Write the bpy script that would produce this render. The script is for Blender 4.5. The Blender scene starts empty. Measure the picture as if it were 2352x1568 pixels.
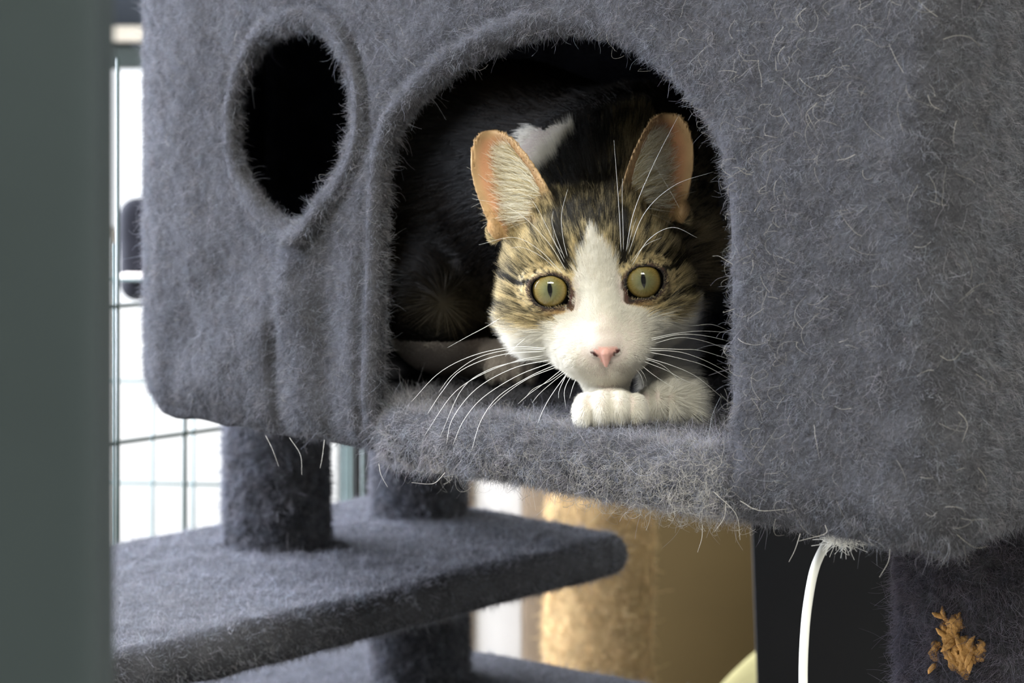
import bpy, math
import numpy as np
from mathutils import Vector, Matrix
from mathutils.bvhtree import BVHTree

rng = np.random.default_rng(11)
scene = bpy.context.scene
C = scene.collection

# ------------------------------------------------------------------ camera, world, lights, exposure
HC = 0.85                                  # height of the lens above the room floor
F = 5000.0                                 # focal length in pixels of the 2352-wide frame
HZ = 345.0                                 # eye level in the frame: the lens is level and shifted down
HP = math.radians(4.5)                     # how far the cat's face is tipped up
cam_d = bpy.data.cameras.new('camera')
cam = bpy.data.objects.new('camera', cam_d); C.objects.link(cam)
cam.location = (0, 0, HC)
cam.rotation_euler = (math.pi / 2, 0, 0)
cam_d.sensor_width = 22.3
cam_d.lens = F / 2352 * 22.3
cam_d.shift_y = -(784 - HZ) / 2352
cam_d.clip_start = 0.02
cam_d.dof.use_dof = True
cam_d.dof.focus_distance = 0.950
cam_d.dof.aperture_fstop = 9.0
scene.camera = cam

scene.view_settings.view_transform = 'Standard'
scene.view_settings.look = 'None'
scene.view_settings.gamma = 1
scene.view_settings.use_curve_mapping = False
scene.view_settings.exposure = 0.0
scene.cycles.max_bounces = 5
scene.cycles.diffuse_bounces = 3
scene.cycles.glossy_bounces = 2
scene.cycles.transmission_bounces = 3
scene.cycles.transparent_max_bounces = 6
scene.cycles.caustics_reflective = False
scene.cycles.caustics_refractive = False

world = bpy.data.worlds.new('world'); scene.world = world
world.use_nodes = True
bg = world.node_tree.nodes['Background']
bg.inputs[0].default_value = (0.93, 0.96, 1.0, 1)
bg.inputs[1].default_value = 1.7


def area(name, loc, target, sx, sy, power, col, spread=180):
    l = bpy.data.lights.new(name, 'AREA'); l.shape = 'RECTANGLE'
    l.size = sx; l.size_y = sy; l.energy = power; l.color = col; l.spread = math.radians(spread)
    o = bpy.data.objects.new(name, l); C.objects.link(o)
    o.location = loc
    d = Vector(target) - Vector(loc)
    o.rotation_euler = d.to_track_quat('-Z', 'Y').to_euler()
    return o


# fluorescent fixtures on the ceiling behind the photographer, daylight through the window in the left wall
area('ceiling_tube_light', (0.10, -0.20, 2.34), (0.10, 0.20, 0), 1.25, 0.10, 35, (1.0, 0.985, 0.88))
area('ceiling_tube_light', (0.10, -0.42, 2.34), (0.10, 0.00, 0), 1.25, 0.10, 35, (1.0, 0.985, 0.88))
area('ceiling_tube_light', (1.15, 0.55, 2.34), (1.15, 0.55, 0), 0.12, 1.2, 14, (1.0, 0.985, 0.90))
area('window_daylight', (-1.08, 1.58, 1.22), (0.0, 1.30, 0.68), 1.4, 1.0, 112, (0.80, 0.86, 1.0))
area('window_daylight', (-1.08, 2.50, 0.95), (0.0, 1.6, 0.50), 1.0, 0.8, 130, (0.82, 0.88, 1.0))
area('window_daylight', (-0.80, 3.55, 0.62), (-0.05, 1.6, 0.60), 1.0, 0.95, 60, (0.86, 0.92, 1.0))


# ------------------------------------------------------------------ helpers
def lin(r, g, b):
    f = lambda c: (c / 255 / 12.92) if c / 255 <= 0.04045 else ((c / 255 + 0.055) / 1.055) ** 2.4
    return np.array([f(r), f(g), f(b)])


CP, SP = math.cos(HP), math.sin(HP)


def ray(px, py):
    return np.array([(px - 1176) / F, 1.0, (HZ - py) / F])


def P(px, py, Y):
    d = ray(px, py); return d * (Y / d[1]) + np.array([0, 0, HC])


def PZ(px, py, z):
    d = ray(px, py); return d * ((z - HC) / d[2]) + np.array([0, 0, HC])


def topx(W):
    """world points -> pixels"""
    q = np.asarray(W, float) - np.array([0, 0, HC])
    return 1176 + F * q[..., 0] / q[..., 1], HZ - F * q[..., 2] / q[..., 1]


def hash3(i, j, k, s=0):
    h = (i.astype(np.int64) * 374761393 + j.astype(np.int64) * 668265263 + k.astype(np.int64) * 2147483647 + s * 974634777)
    h = (h ^ (h >> 13)) * 1274126177
    h &= 0xffffffff
    h = h ^ (h >> 16)
    h = (h * 2246822519) & 0xffffffff
    h = h ^ (h >> 15)
    return (h & 0xffffff) / float(0xffffff)


def vnoise(p, s=0):
    """smooth value noise, -1..1"""
    f = np.floor(p); t = p - f; t = t * t * (3 - 2 * t)
    i, j, k = f[:, 0], f[:, 1], f[:, 2]
    r = 0
    for a in (0, 1):
        for b in (0, 1):
            for c in (0, 1):
                w = (t[:, 0] if a else 1 - t[:, 0]) * (t[:, 1] if b else 1 - t[:, 1]) * (t[:, 2] if c else 1 - t[:, 2])
                r = r + w * hash3(i + a, j + b, k + c, s)
    return r * 2 - 1


def fbm(p, s=0, o=3):
    r = 0; a = 1; tot = 0
    for n in range(o):
        r = r + a * vnoise(p * (2.03 ** n), s + n * 7); tot += a; a *= .5
    return r / tot


def nvec(p, s=0):
    return np.stack([vnoise(p, s), vnoise(p, s + 31), vnoise(p, s + 57)], 1)


def norm(v):
    return v / np.maximum(np.linalg.norm(v, axis=-1, keepdims=True), 1e-9)


def sstep(a, b, x):
    t = np.clip((x - a) / (b - a), 0, 1); return t * t * (3 - 2 * t)


def smin(a, b, k):
    h = np.maximum(k - np.abs(a - b), 0) / k
    return np.minimum(a, b) - h * h * k * .25


def smax(a, b, k):
    return -smin(-a, -b, k)


def ell(q, c, r):
    p = q - np.array(c); r = np.array(r, float)
    k0 = np.linalg.norm(p / r, axis=1); k1 = np.linalg.norm(p / (r * r), axis=1)
    return k0 * (k0 - 1) / np.maximum(k1, 1e-9)


def cone(q, a, ra, b, rb):
    a = np.array(a, float); b = np.array(b, float); ab = b - a
    t = np.clip(((q - a) @ ab) / (ab @ ab), 0, 1)
    return np.linalg.norm(q - a - t[:, None] * ab, axis=1) - (ra + (rb - ra) * t)


def poly2(x, y, pts):
    """signed distance to a polygon, negative inside"""
    n = len(pts); d = np.full(x.shape, 1e9); ins = np.zeros(x.shape, bool)
    for i in range(n):
        ax, ay = pts[i]; bx, by = pts[(i + 1) % n]
        ex, ey = bx - ax, by - ay
        wx, wy = x - ax, y - ay
        t = np.clip((wx * ex + wy * ey) / (ex * ex + ey * ey + 1e-18), 0, 1)
        d = np.minimum(d, (wx - t * ex) ** 2 + (wy - t * ey) ** 2)
        c = ((ay > y) != (by > y))
        with np.errstate(divide='ignore', invalid='ignore'):
            c &= x < (bx - ax) * (y - ay) / (by - ay if by != ay else 1e-12) + ax
        ins ^= c
    d = np.sqrt(d)
    return np.where(ins, -d, d)


def smooth_poly(pts, n=2):
    pts = [tuple(p) for p in pts]
    for _ in range(n):
        o = []
        for i in range(len(pts)):
            a = np.array(pts[i]); b = np.array(pts[(i + 1) % len(pts)])
            o += [tuple(a * .75 + b * .25), tuple(a * .25 + b * .75)]
        pts = o
    return pts


def seg_dist(x, y, pts):
    d = np.full(x.shape, 1e9)
    for (ax, ay), (bx, by) in zip(pts[:-1], pts[1:]):
        ex, ey = bx - ax, by - ay
        t = np.clip(((x - ax) * ex + (y - ay) * ey) / (ex * ex + ey * ey), 0, 1)
        d = np.minimum(d, np.hypot(x - ax - t * ex, y - ay - t * ey))
    return d


def surface_net(sdf, lo, hi, h, c=4, newton=2):
    lo = np.array(lo, float); hi = np.array(hi, float)
    nb = np.ceil((hi - lo) / (h * c)).astype(int) + 1
    n = nb * c
    gx, gy, gz = [np.arange(m) for m in nb]
    G = np.stack(np.meshgrid(gx, gy, gz, indexing='ij'), -1).reshape(-1, 3)
    cc = lo + (G * c + (c - 1) / 2) * h
    v = sdf(cc)
    V = np.repeat(np.repeat(np.repeat(v.reshape(nb).astype(np.float32), c, 0), c, 1), c, 2)
    near = G[np.abs(v) < h * c * 1.9]
    off = np.stack(np.meshgrid(*[np.arange(c)] * 3, indexing='ij'), -1).reshape(-1, 3)
    for k in range(0, len(near), 12000):
        I = (near[k:k + 12000, None, :] * c + off[None]).reshape(-1, 3)
        V[I[:, 0], I[:, 1], I[:, 2]] = sdf(lo + I * h)
    S = V < 0
    cnt = np.zeros(tuple(n - 1), np.int8)
    for a in (0, 1):
        for b in (0, 1):
            for d in (0, 1):
                cnt += S[a:n[0] - 1 + a, b:n[1] - 1 + b, d:n[2] - 1 + d]
    act = (cnt > 0) & (cnt < 8)
    idx = np.argwhere(act)
    ids = np.full(act.shape, -1, np.int32); ids[act] = np.arange(len(idx))
    cr = np.array([(a, b, d) for a in (0, 1) for b in (0, 1) for d in (0, 1)])
    pos = np.zeros((len(idx), 3)); num = np.zeros(len(idx))
    for i in range(8):
        for j in range(i + 1, 8):
            if np.abs(cr[i] - cr[j]).sum() != 1: continue
            I = idx + cr[i]; J = idx + cr[j]
            va = V[I[:, 0], I[:, 1], I[:, 2]]; vb = V[J[:, 0], J[:, 1], J[:, 2]]
            m = (va < 0) != (vb < 0)
            t = np.where(m, va / np.where(m, va - vb, 1), 0)
            pos += np.where(m[:, None], I + t[:, None] * (J - I), 0); num += m
    verts = lo + pos / num[:, None] * h
    F_ = []
    for ax in range(3):
        sl0 = [slice(1, m - 1) for m in n]; sl1 = [slice(1, m - 1) for m in n]
        sl0[ax] = slice(0, n[ax] - 1); sl1[ax] = slice(1, n[ax])
        A = S[tuple(sl0)]; B = S[tuple(sl1)]
        for flag in (0, 1):
            m = (A & ~B) if flag else (~A & B)
            I = np.argwhere(m)
            base = I + 1; base[:, ax] -= 1
            u, w = (ax + 1) % 3, (ax + 2) % 3
            q = []
            for du, dw in ((0, 0), (-1, 0), (-1, -1), (0, -1)):
                J = base.copy(); J[:, u] += du; J[:, w] += dw
                q.append(ids[J[:, 0], J[:, 1], J[:, 2]])
            q = np.stack(q, 1)
            F_.append(q if flag else q[:, ::-1])
    faces = np.concatenate(F_)
    faces = faces[(faces >= 0).all(1)]
    for _ in range(newton):
        e = h * .4; g = np.zeros_like(verts)
        d0 = sdf(verts)
        for a in range(3):
            o = np.zeros(3); o[a] = e
            g[:, a] = (sdf(verts + o) - sdf(verts - o)) / (2 * e)
        gl = np.maximum((g * g).sum(1), .05)
        st = -d0 / gl; st = np.clip(st, -h, h)
        verts = verts + g * st[:, None] * .9
    return verts, faces


def quad_tris(f):
    return np.concatenate([f[:, [0, 1, 2]], f[:, [0, 2, 3]]])


def vnormals(v, f):
    t = quad_tris(f) if f.shape[1] == 4 else f
    n = np.cross(v[t[:, 1]] - v[t[:, 0]], v[t[:, 2]] - v[t[:, 0]])
    o = np.zeros_like(v)
    for k in range(3): np.add.at(o, t[:, k], n)
    return norm(o)


def np_mesh(name, v, f, mat, parent=None, smooth=True, vcol=None):
    me = bpy.data.meshes.new(name)
    f = np.asarray(f)
    me.vertices.add(len(v)); me.vertices.foreach_set('co', np.asarray(v, np.float32).ravel())
    me.loops.add(f.size); me.loops.foreach_set('vertex_index', f.astype(np.int32).ravel())
    me.polygons.add(len(f)); me.polygons.foreach_set('loop_start', np.arange(0, f.size, f.shape[1], dtype=np.int32))
    me.polygons.foreach_set('use_smooth', np.full(len(f), smooth))
    me.update(calc_edges=True); me.validate()
    if vcol is not None:
        a = me.color_attributes.new('col', 'FLOAT_COLOR', 'POINT')
        a.data.foreach_set('color', np.concatenate([vcol, np.ones((len(v), 1))], 1).astype(np.float32).ravel())
    me.materials.append(mat)
    o = bpy.data.objects.new(name, me); C.objects.link(o)
    if parent: o.parent = parent
    return o


def curves_obj(name, pts, rad, col, mat, parent=None):
    """pts (N,K,3), rad (N,K), col (N,K,3) -> one hair curves object"""
    N, K, _ = pts.shape
    h = bpy.data.hair_curves.new(name)
    h.add_curves([K] * N)
    h.attributes['position'].data.foreach_set('vector', pts.astype(np.float32).ravel())
    a = h.attributes.get('radius') or h.attributes.new('radius', 'FLOAT', 'POINT')
    a.data.foreach_set('value', rad.astype(np.float32).ravel())
    a = h.attributes.new('col', 'FLOAT_COLOR', 'POINT')
    a.data.foreach_set('color', np.concatenate([col, np.ones((N, K, 1))], 2).astype(np.float32).ravel())
    h.materials.append(mat)
    o = bpy.data.objects.new(name, h); C.objects.link(o)
    if parent: o.parent = parent
    return o


def tag(o, label=None, cat=None, group=None, kind=None):
    if label: o['label'] = label
    if cat: o['category'] = cat
    if group: o['group'] = group
    if kind: o['kind'] = kind
    return o


def empty(name, loc=(0, 0, 0)):
    # the children carry world coordinates, so the parent's offset is undone on them by seat()
    o = bpy.data.objects.new(name, None); C.objects.link(o); o.empty_display_size = .05
    o['_loc'] = list(map(float, loc)); return o


class MB:
    """collects boxes and tubes for one part"""
    def __init__(s): s.v = []; s.f = []

    def quadbox(s, c8):
        b = len(s.v); s.v += [tuple(map(float, p)) for p in c8]
        s.f += [[b + i for i in q] for q in ((0, 3, 2, 1), (4, 5, 6, 7), (0, 1, 5, 4), (1, 2, 6, 5), (2, 3, 7, 6), (3, 0, 4, 7))]
        return s

    def box(s, x0, x1, y0, y1, z0, z1):
        return s.quadbox([(x0, y0, z0), (x1, y0, z0), (x1, y1, z0), (x0, y1, z0), (x0, y0, z1), (x1, y0, z1), (x1, y1, z1), (x0, y1, z1)])

    def tube(s, pts, r, seg=12, cap=True):
        pts = np.asarray(pts, float); K = len(pts)
        r = np.broadcast_to(np.asarray(r, float), (K,))
        T = norm(np.gradient(pts, axis=0))
        ref = np.array([0.3, 0.2, 1.0]) if abs(T[0][2]) < .9 else np.array([1.0, 0.1, 0])
        base = len(s.v)
        for i in range(K):
            U = ref - T[i] * (ref @ T[i]); U /= np.linalg.norm(U); W = np.cross(T[i], U); ref = U
            for a in range(seg):
                t = 2 * math.pi * a / seg
                s.v.append(tuple(pts[i] + r[i] * (math.cos(t) * U + math.sin(t) * W)))
        for i in range(K - 1):
            for a in range(seg):
                b_ = (a + 1) % seg
                s.f.append([base + i * seg + a, base + i * seg + b_, base + (i + 1) * seg + b_, base + (i + 1) * seg + a])
        if cap:
            s.f.append([base + a for a in range(seg)][::-1]); s.f.append([base + (K - 1) * seg + a for a in range(seg)])
        return s

    def build(s, name, mat, parent=None, smooth=False, bevel=0, bseg=3):
        me = bpy.data.meshes.new(name); me.from_pydata(s.v, [], s.f); me.update()
        for p in me.polygons: p.use_smooth = smooth or bevel > 0
        me.materials.append(mat)
        o = bpy.data.objects.new(name, me); C.objects.link(o)
        if parent: o.parent = parent
        if bevel:
            m = o.modifiers.new('bevel', 'BEVEL'); m.width = bevel; m.segments = bseg; m.limit_method = 'ANGLE'
        return o


# ------------------------------------------------------------------ materials
def new_mat(name):
    m = bpy.data.materials.new(name); m.use_nodes = True
    nt = m.node_tree; return m, nt, nt.nodes['Principled BSDF']


def solid(name, col, rough=.6, metal=0, spec=.4, noise_amt=.0, noise_scale=20, bump=0, bump_scale=200):
    m, nt, b = new_mat(name)
    b.inputs['Roughness'].default_value = rough; b.inputs['Metallic'].default_value = metal
    b.inputs['Specular IOR Level'].default_value = spec
    tc = nt.nodes.new('ShaderNodeTexCoord')
    nz = nt.nodes.new('ShaderNodeTexNoise'); nz.inputs['Scale'].default_value = noise_scale; nz.inputs['Detail'].default_value = 5
    nt.links.new(tc.outputs['Object'], nz.inputs['Vector'])
    r = nt.nodes.new('ShaderNodeValToRGB')
    c = np.array(col)
    r.color_ramp.elements[0].position = .3; r.color_ramp.elements[1].position = .7
    r.color_ramp.elements[0].color = (*(c * (1 - noise_amt)), 1); r.color_ramp.elements[1].color = (*np.minimum(c * (1 + noise_amt), 1), 1)
    nt.links.new(nz.outputs['Fac'], r.inputs['Fac']); nt.links.new(r.outputs['Color'], b.inputs['Base Color'])
    if bump:
        n2 = nt.nodes.new('ShaderNodeTexNoise'); n2.inputs['Scale'].default_value = bump_scale; n2.inputs['Detail'].default_value = 3
        nt.links.new(tc.outputs['Object'], n2.inputs['Vector'])
        bp = nt.nodes.new('ShaderNodeBump'); bp.inputs['Strength'].default_value = bump; bp.inputs['Distance'].default_value = .002
        nt.links.new(n2.outputs['Fac'], bp.inputs['Height']); nt.links.new(bp.outputs['Normal'], b.inputs['Normal'])
    return m


def attr_hair(name, trans=.35, gloss=.05, rough=.45):
    m = bpy.data.materials.new(name); m.use_nodes = True; nt = m.node_tree; nt.nodes.clear()
    at = nt.nodes.new('ShaderNodeAttribute'); at.attribute_name = 'col'
    d = nt.nodes.new('ShaderNodeBsdfDiffuse'); t = nt.nodes.new('ShaderNodeBsdfTranslucent'); g = nt.nodes.new('ShaderNodeBsdfAnisotropic')
    g.inputs['Roughness'].default_value = rough
    m1 = nt.nodes.new('ShaderNodeMixShader'); m2 = nt.nodes.new('ShaderNodeMixShader'); o = nt.nodes.new('ShaderNodeOutputMaterial')
    m1.inputs[0].default_value = trans; m2.inputs[0].default_value = gloss
    nt.links.new(at.outputs['Color'], d.inputs['Color']); nt.links.new(at.outputs['Color'], t.inputs['Color'])
    nt.links.new(d.outputs[0], m1.inputs[1]); nt.links.new(t.outputs[0], m1.inputs[2])
    nt.links.new(m1.outputs[0], m2.inputs[1]); nt.links.new(g.outputs[0], m2.inputs[2]); nt.links.new(m2.outputs[0], o.inputs['Surface'])
    return m


def skin_mat(name):
    m, nt, b = new_mat(name)
    at = nt.nodes.new('ShaderNodeAttribute'); at.attribute_name = 'col'
    nt.links.new(at.outputs['Color'], b.inputs['Base Color'])
    b.inputs['Roughness'].default_value = .7; b.inputs['Specular IOR Level'].default_value = .2
    tc = nt.nodes.new('ShaderNodeTexCoord'); n2 = nt.nodes.new('ShaderNodeTexNoise'); n2.inputs['Scale'].default_value = 900
    nt.links.new(tc.outputs['Object'], n2.inputs['Vector'])
    bp = nt.nodes.new('ShaderNodeBump'); bp.inputs['Strength'].default_value = .15; bp.inputs['Distance'].default_value = .0006
    nt.links.new(n2.outputs['Fac'], bp.inputs['Height']); nt.links.new(bp.outputs['Normal'], b.inputs['Normal'])
    return m


PL = lin(83, 83, 88)                       # the grey-blue of the plush
M = {}
M['backing'] = solid('plush_backing', PL * .60, rough=1, spec=.05, noise_amt=.25, noise_scale=60, bump=.6, bump_scale=420)
M['plush'] = attr_hair('plush_pile', trans=.25, gloss=.03, rough=.6)
M['fur'] = attr_hair('cat_fur', trans=.40, gloss=.025, rough=.4)
M['whisk'] = solid('whisker_white', lin(250, 250, 245), rough=.3, spec=.6)
M['skin'] = skin_mat('cat_skin')
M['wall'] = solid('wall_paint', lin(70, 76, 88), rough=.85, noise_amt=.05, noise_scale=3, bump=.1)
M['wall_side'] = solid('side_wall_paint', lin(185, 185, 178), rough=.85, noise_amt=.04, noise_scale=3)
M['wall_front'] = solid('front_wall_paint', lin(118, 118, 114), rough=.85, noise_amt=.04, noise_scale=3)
M['floor'] = solid('pale_floor', lin(190, 186, 178), rough=.45, noise_amt=.06, noise_scale=5)
M['ceil'] = solid('ceiling_paint', lin(215, 215, 210), rough=.9, noise_amt=.03, noise_scale=4)
M['frame_dark'] = solid('dark_window_frame', lin(62, 72, 74), rough=.5, noise_amt=.1)
M['blind'] = solid('pale_rail', lin(235, 225, 214), rough=.6, noise_amt=.04)
M['mullion'] = solid('beige_mullion', lin(196, 186, 178), rough=.6, noise_amt=.05)
M['patio'] = solid('pale_patio', lin(240, 238, 235), rough=.9, noise_amt=.03)
M['steel'] = solid('green_grey_steel', lin(42, 51, 53), rough=.55, metal=0, spec=.35, noise_amt=.10, noise_scale=9, bump=.1, bump_scale=60)
M['wire'] = solid('dark_green_wire', lin(44, 58, 54), rough=.45, spec=.5, noise_amt=.15)
M['wire_far'] = solid('weathered_wire', lin(92, 108, 108), rough=.5, noise_amt=.15)
M['black'] = solid('black_plastic', lin(34, 34, 36), rough=.75, spec=.15, noise_amt=.12, noise_scale=6, bump=.08, bump_scale=300)
M['blackcloth'] = solid('black_cloth', lin(20, 20, 24), rough=.95, spec=.1, noise_amt=.2, noise_scale=30, bump=.4)
M['white_board'] = solid('white_board', lin(176, 172, 168), rough=.6, noise_amt=.03)
M['wood'] = solid('pale_wood', lin(108, 92, 74), rough=.6, noise_amt=.12, noise_scale=12)
M['cream_pile'] = attr_hair('cream_pile', trans=.25, gloss=.03, rough=.6)
M['cream'] = solid('cream_backing', lin(150, 126, 90), rough=1, spec=.05, noise_amt=.2, noise_scale=16, bump=.5, bump_scale=200)
M['card'] = solid('brown_cardboard', lin(70, 58, 36), rough=.9, spec=.1, noise_amt=.08, noise_scale=5)
M['blanket'] = solid('yellow_blanket', lin(146, 138, 98), rough=.95, spec=.05, noise_amt=.1, noise_scale=14, bump=.5, bump_scale=90)
M['cord'] = solid('white_cord', lin(235, 234, 228), rough=.42, spec=.5, noise_amt=.02)
M['sisal'] = solid('torn_cardboard', lin(176, 134, 82), rough=.95, spec=.05, noise_amt=.3, noise_scale=120, bump=.7, bump_scale=500)


# eye: iris, slit pupil and dark rim from the object's own coordinates (z is the optical axis)
def eye_mat():
    m, nt, b = new_mat('cat_eye'); N = nt.nodes; L = nt.links
    tc = N.new('ShaderNodeTexCoord'); sx = N.new('ShaderNodeSeparateXYZ'); L.new(tc.outputs['Object'], sx.inputs[0])

    def math_(op, a, b_=None, c=None):
        n = N.new('ShaderNodeMath'); n.operation = op
        for i, x in enumerate((a, b_, c)):
            if x is None: continue
            if isinstance(x, (int, float)): n.inputs[i].default_value = x
            else: L.new(x, n.inputs[i])
        return n.outputs[0]
    x, y = sx.outputs[0], sx.outputs[1]
    r = math_('SQRT', math_('ADD', math_('MULTIPLY', x, x), math_('MULTIPLY', y, y)))
    ramp = N.new('ShaderNodeValToRGB'); cr = ramp.color_ramp
    rr = math_('DIVIDE', r, .0112); L.new(rr, ramp.inputs[0])
    e = cr.elements; e[0].position = 0; e[0].color = (*(lin(104, 106, 84) * .82), 1); e[1].position = 1; e[1].color = (*lin(40, 40, 40), 1)
    for p_, c_ in ((.22, lin(112, 112, 80)), (.42, lin(126, 118, 74)), (.60, lin(136, 116, 64)), (.665, lin(92, 78, 36)), (.70, lin(22, 20, 16)), (.86, lin(16, 15, 14)), (.9, lin(92, 94, 100))):
        k = e.new(p_); k.color = (*(c_ * .82), 1)
    # radial fibres
    an = math_('ARCTAN2', y, x)
    cmb = N.new('ShaderNodeCombineXYZ'); L.new(math_('MULTIPLY', an, 9.0), cmb.inputs[0]); L.new(math_('MULTIPLY', r, 300.0), cmb.inputs[1])
    nz = N.new('ShaderNodeTexNoise'); nz.inputs['Scale'].default_value = 1.6; nz.inputs['Detail'].default_value = 4; L.new(cmb.outputs[0], nz.inputs['Vector'])
    mx = N.new('ShaderNodeMix'); mx.data_type = 'RGBA'; mx.blend_type = 'MULTIPLY'; mx.inputs[0].default_value = .55
    rmp = N.new('ShaderNodeValToRGB'); rmp.color_ramp.elements[0].position = .3; rmp.color_ramp.elements[0].color = (.5, .48, .42, 1)
    rmp.color_ramp.elements[1].position = .6; rmp.color_ramp.elements[1].color = (1, 1, 1, 1)
    L.new(nz.outputs['Fac'], rmp.inputs[0]); L.new(ramp.outputs[0], mx.inputs[6]); L.new(rmp.outputs[0], mx.inputs[7])
    # slit pupil : |x| < .00115 * (1-(y/.0042)^2)
    yy = math_('DIVIDE', math_('SUBTRACT', y, .0004), .0040)
    half = math_('MULTIPLY', math_('SUBTRACT', 1.0, math_('MULTIPLY', yy, yy)), .00118)
    dd = math_('SUBTRACT', half, math_('ABSOLUTE', x))
    pm = N.new('ShaderNodeMapRange'); pm.inputs['From Min'].default_value = -.00015; pm.inputs['From Max'].default_value = .00025; L.new(dd, pm.inputs['Value'])
    m2 = N.new('ShaderNodeMix'); m2.data_type = 'RGBA'; m2.inputs[7].default_value = (.004, .004, .004, 1)
    L.new(pm.outputs[0], m2.inputs[0]); L.new(mx.outputs[2], m2.inputs[6]); L.new(m2.outputs[2], b.inputs['Base Color'])
    b.inputs['Roughness'].default_value = .04; b.inputs['IOR'].default_value = 1.38; b.inputs['Specular IOR Level'].default_value = .5
    return m


M['eye'] = eye_mat()

# ------------------------------------------------------------------ the room
st = lambda o: tag(o, kind='structure')
WY = 3.9                                    # the back wall with its low window
wx0, wx1 = P(-80, 500, WY)[0], P(783, 500, WY)[0]
wz1 = P(300, 142, WY)[2]; wz0 = .06
XL, XR, YF, ZT = -1.15, 2.2, -1.7, 2.45
w = MB(); w.box(XL, XR, WY, WY + .12, wz1, ZT); w.box(XL, wx0, WY, WY + .12, 0, wz1); w.box(wx1, XR, WY, WY + .12, 0, wz1); w.box(wx0, wx1, WY, WY + .12, 0, wz0)
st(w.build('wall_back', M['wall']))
st(MB().box(XL - .1, XR + .1, YF - .1, WY + .12, -.06, 0).build('floor', M['floor']))
st(MB().box(XL - .1, XR + .1, YF - .1, WY + .12, ZT, ZT + .06).build('ceiling', M['ceil']))
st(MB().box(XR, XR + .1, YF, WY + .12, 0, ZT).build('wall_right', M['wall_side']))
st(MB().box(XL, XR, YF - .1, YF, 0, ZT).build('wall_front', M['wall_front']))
w = MB(); w.box(XL - .1, XL, YF, .5, 0, ZT); w.box(XL - .1, XL, 3.15, WY + .12, 0, ZT); w.box(XL - .1, XL, 2.1, 2.15, .78, 1.85); w.box(XL - .1, XL, .5, 3.15, 0, .78); w.box(XL - .1, XL, .5, 3.15, 1.85, ZT)
st(w.build('wall_left', M['wall_side']))
# low back window: frame, pale rail above it, beige mullion; the panes are clear
fw = MB(); hz = .028
fw.box(wx0 - .02, wx1 + .03, WY - .03, WY + .05, wz1 - .012, wz1 + hz); fw.box(wx0, wx1 + .03, WY - .03, WY + .05, wz0 - .03, wz0 + .02)
fw.box(wx1 - .004, wx1 + .06, WY - .03, WY + .05, wz0, wz1); fw.box(wx0 - .04, wx0, WY - .03, WY + .05, wz0, wz1)
win = st(fw.build('window_1', M['frame_dark'], bevel=.004))
MB().box(wx0 - .1, wx1 + .1, WY - .06, WY - .005, wz1 + .034, wz1 + .062).build('rail', M['blind'], win, bevel=.004)
a_, b_ = P(250, 600, WY)[0], P(264, 600, WY)[0]
MB().box(a_, b_, WY - .02, WY + .03, wz0, wz1 - .3).build('mullion', M['mullion'], win, bevel=.003)
MB().box(wx0, a_, WY - .02, WY + .03, P(250, 545, WY)[2], P(250, 520, WY)[2]).build('rail', M['mullion'], win, bevel=.003)
fl = MB(); fl.box(XL - .09, XL - .03, .5, 2.1, .78, .82); fl.box(XL - .09, XL - .03, .5, 2.1, 1.81, 1.85); fl.box(XL - .09, XL - .03, 1.28, 1.32, .82, 1.81)
fl.box(XL - .09, XL - .03, 2.15, 3.15, .78, .82); fl.box(XL - .09, XL - .03, 2.15, 3.15, 1.81, 1.85)
st(fl.build('window_2', M['frame_dark'], bevel=.004))
st(MB().box(-6, 6, WY + .12, 12, -.10, -.02).build('patio_ground', M['patio']))

# ------------------------------------------------------------------ cat tree, condo geometry
TH0 = math.radians(43.0)
ss = np.linspace(-.36, .34, 1401)
th = TH0 + np.clip(ss / .2, -1.3, 1.2) * math.radians(3.5)
dx = np.sin(th); dy = -np.cos(th)
i0 = 720
fx = np.concatenate([[0], np.cumsum((dx[1:] + dx[:-1]) / 2 * (ss[1] - ss[0]))]); fx -= fx[i0]
fy = np.concatenate([[0], np.cumsum((dy[1:] + dy[:-1]) / 2 * (ss[1] - ss[0]))]); fy += .985 - fy[i0]
az = fx / fy


def px2sv(px, py):
    """pixel on the front face -> (distance along the front, world z)"""
    d = ray(px, py)
    s_ = np.interp(d[0] / d[1], az, ss)
    Y = np.interp(s_, ss, fy)
    return s_, HC + Y * d[2] / d[1]


bs = [px2sv(*p) for p in ((340, 945), (640, 1005), (880, 1058), (1300, 1140), (1700, 1232), (2100, 1292))]
zb_fit = np.polyfit([b[0] for b in bs], [b[1] for b in bs], 1)
zb = lambda s_: np.polyval(zb_fit, s_)
sL = px2sv(318, 800)[0]; sR = px2sv(2205, 800)[0]
DEP = .42; HH = .37; TW = .021
bl = np.array([0.02, 1.0]); bl /= np.linalg.norm(bl)
br = np.array([.56, .83]); br /= np.linalg.norm(br)


def condo_world(q):
    """local (s, depth, height) -> world"""
    s_, w_, v_ = q[:, 0], q[:, 1], q[:, 2]
    sc = np.clip(s_, ss[0], ss[-1])
    X = np.interp(sc, ss, fx); Y = np.interp(sc, ss, fy)
    t = np.clip((s_ - sL) / (sR - sL), -.2, 1.2)
    B = norm(bl[None] * (1 - t[:, None]) + br[None] * t[:, None])
    # perpendicular start so that walls keep their thickness near the front
    return np.stack([X + B[:, 0] * w_, Y + B[:, 1] * w_, zb(s_) + v_], 1)


def loc(pts):
    o = []
    for p in pts:
        s_, z = px2sv(*p); o.append((s_, z - zb(s_)))
    return o


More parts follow.
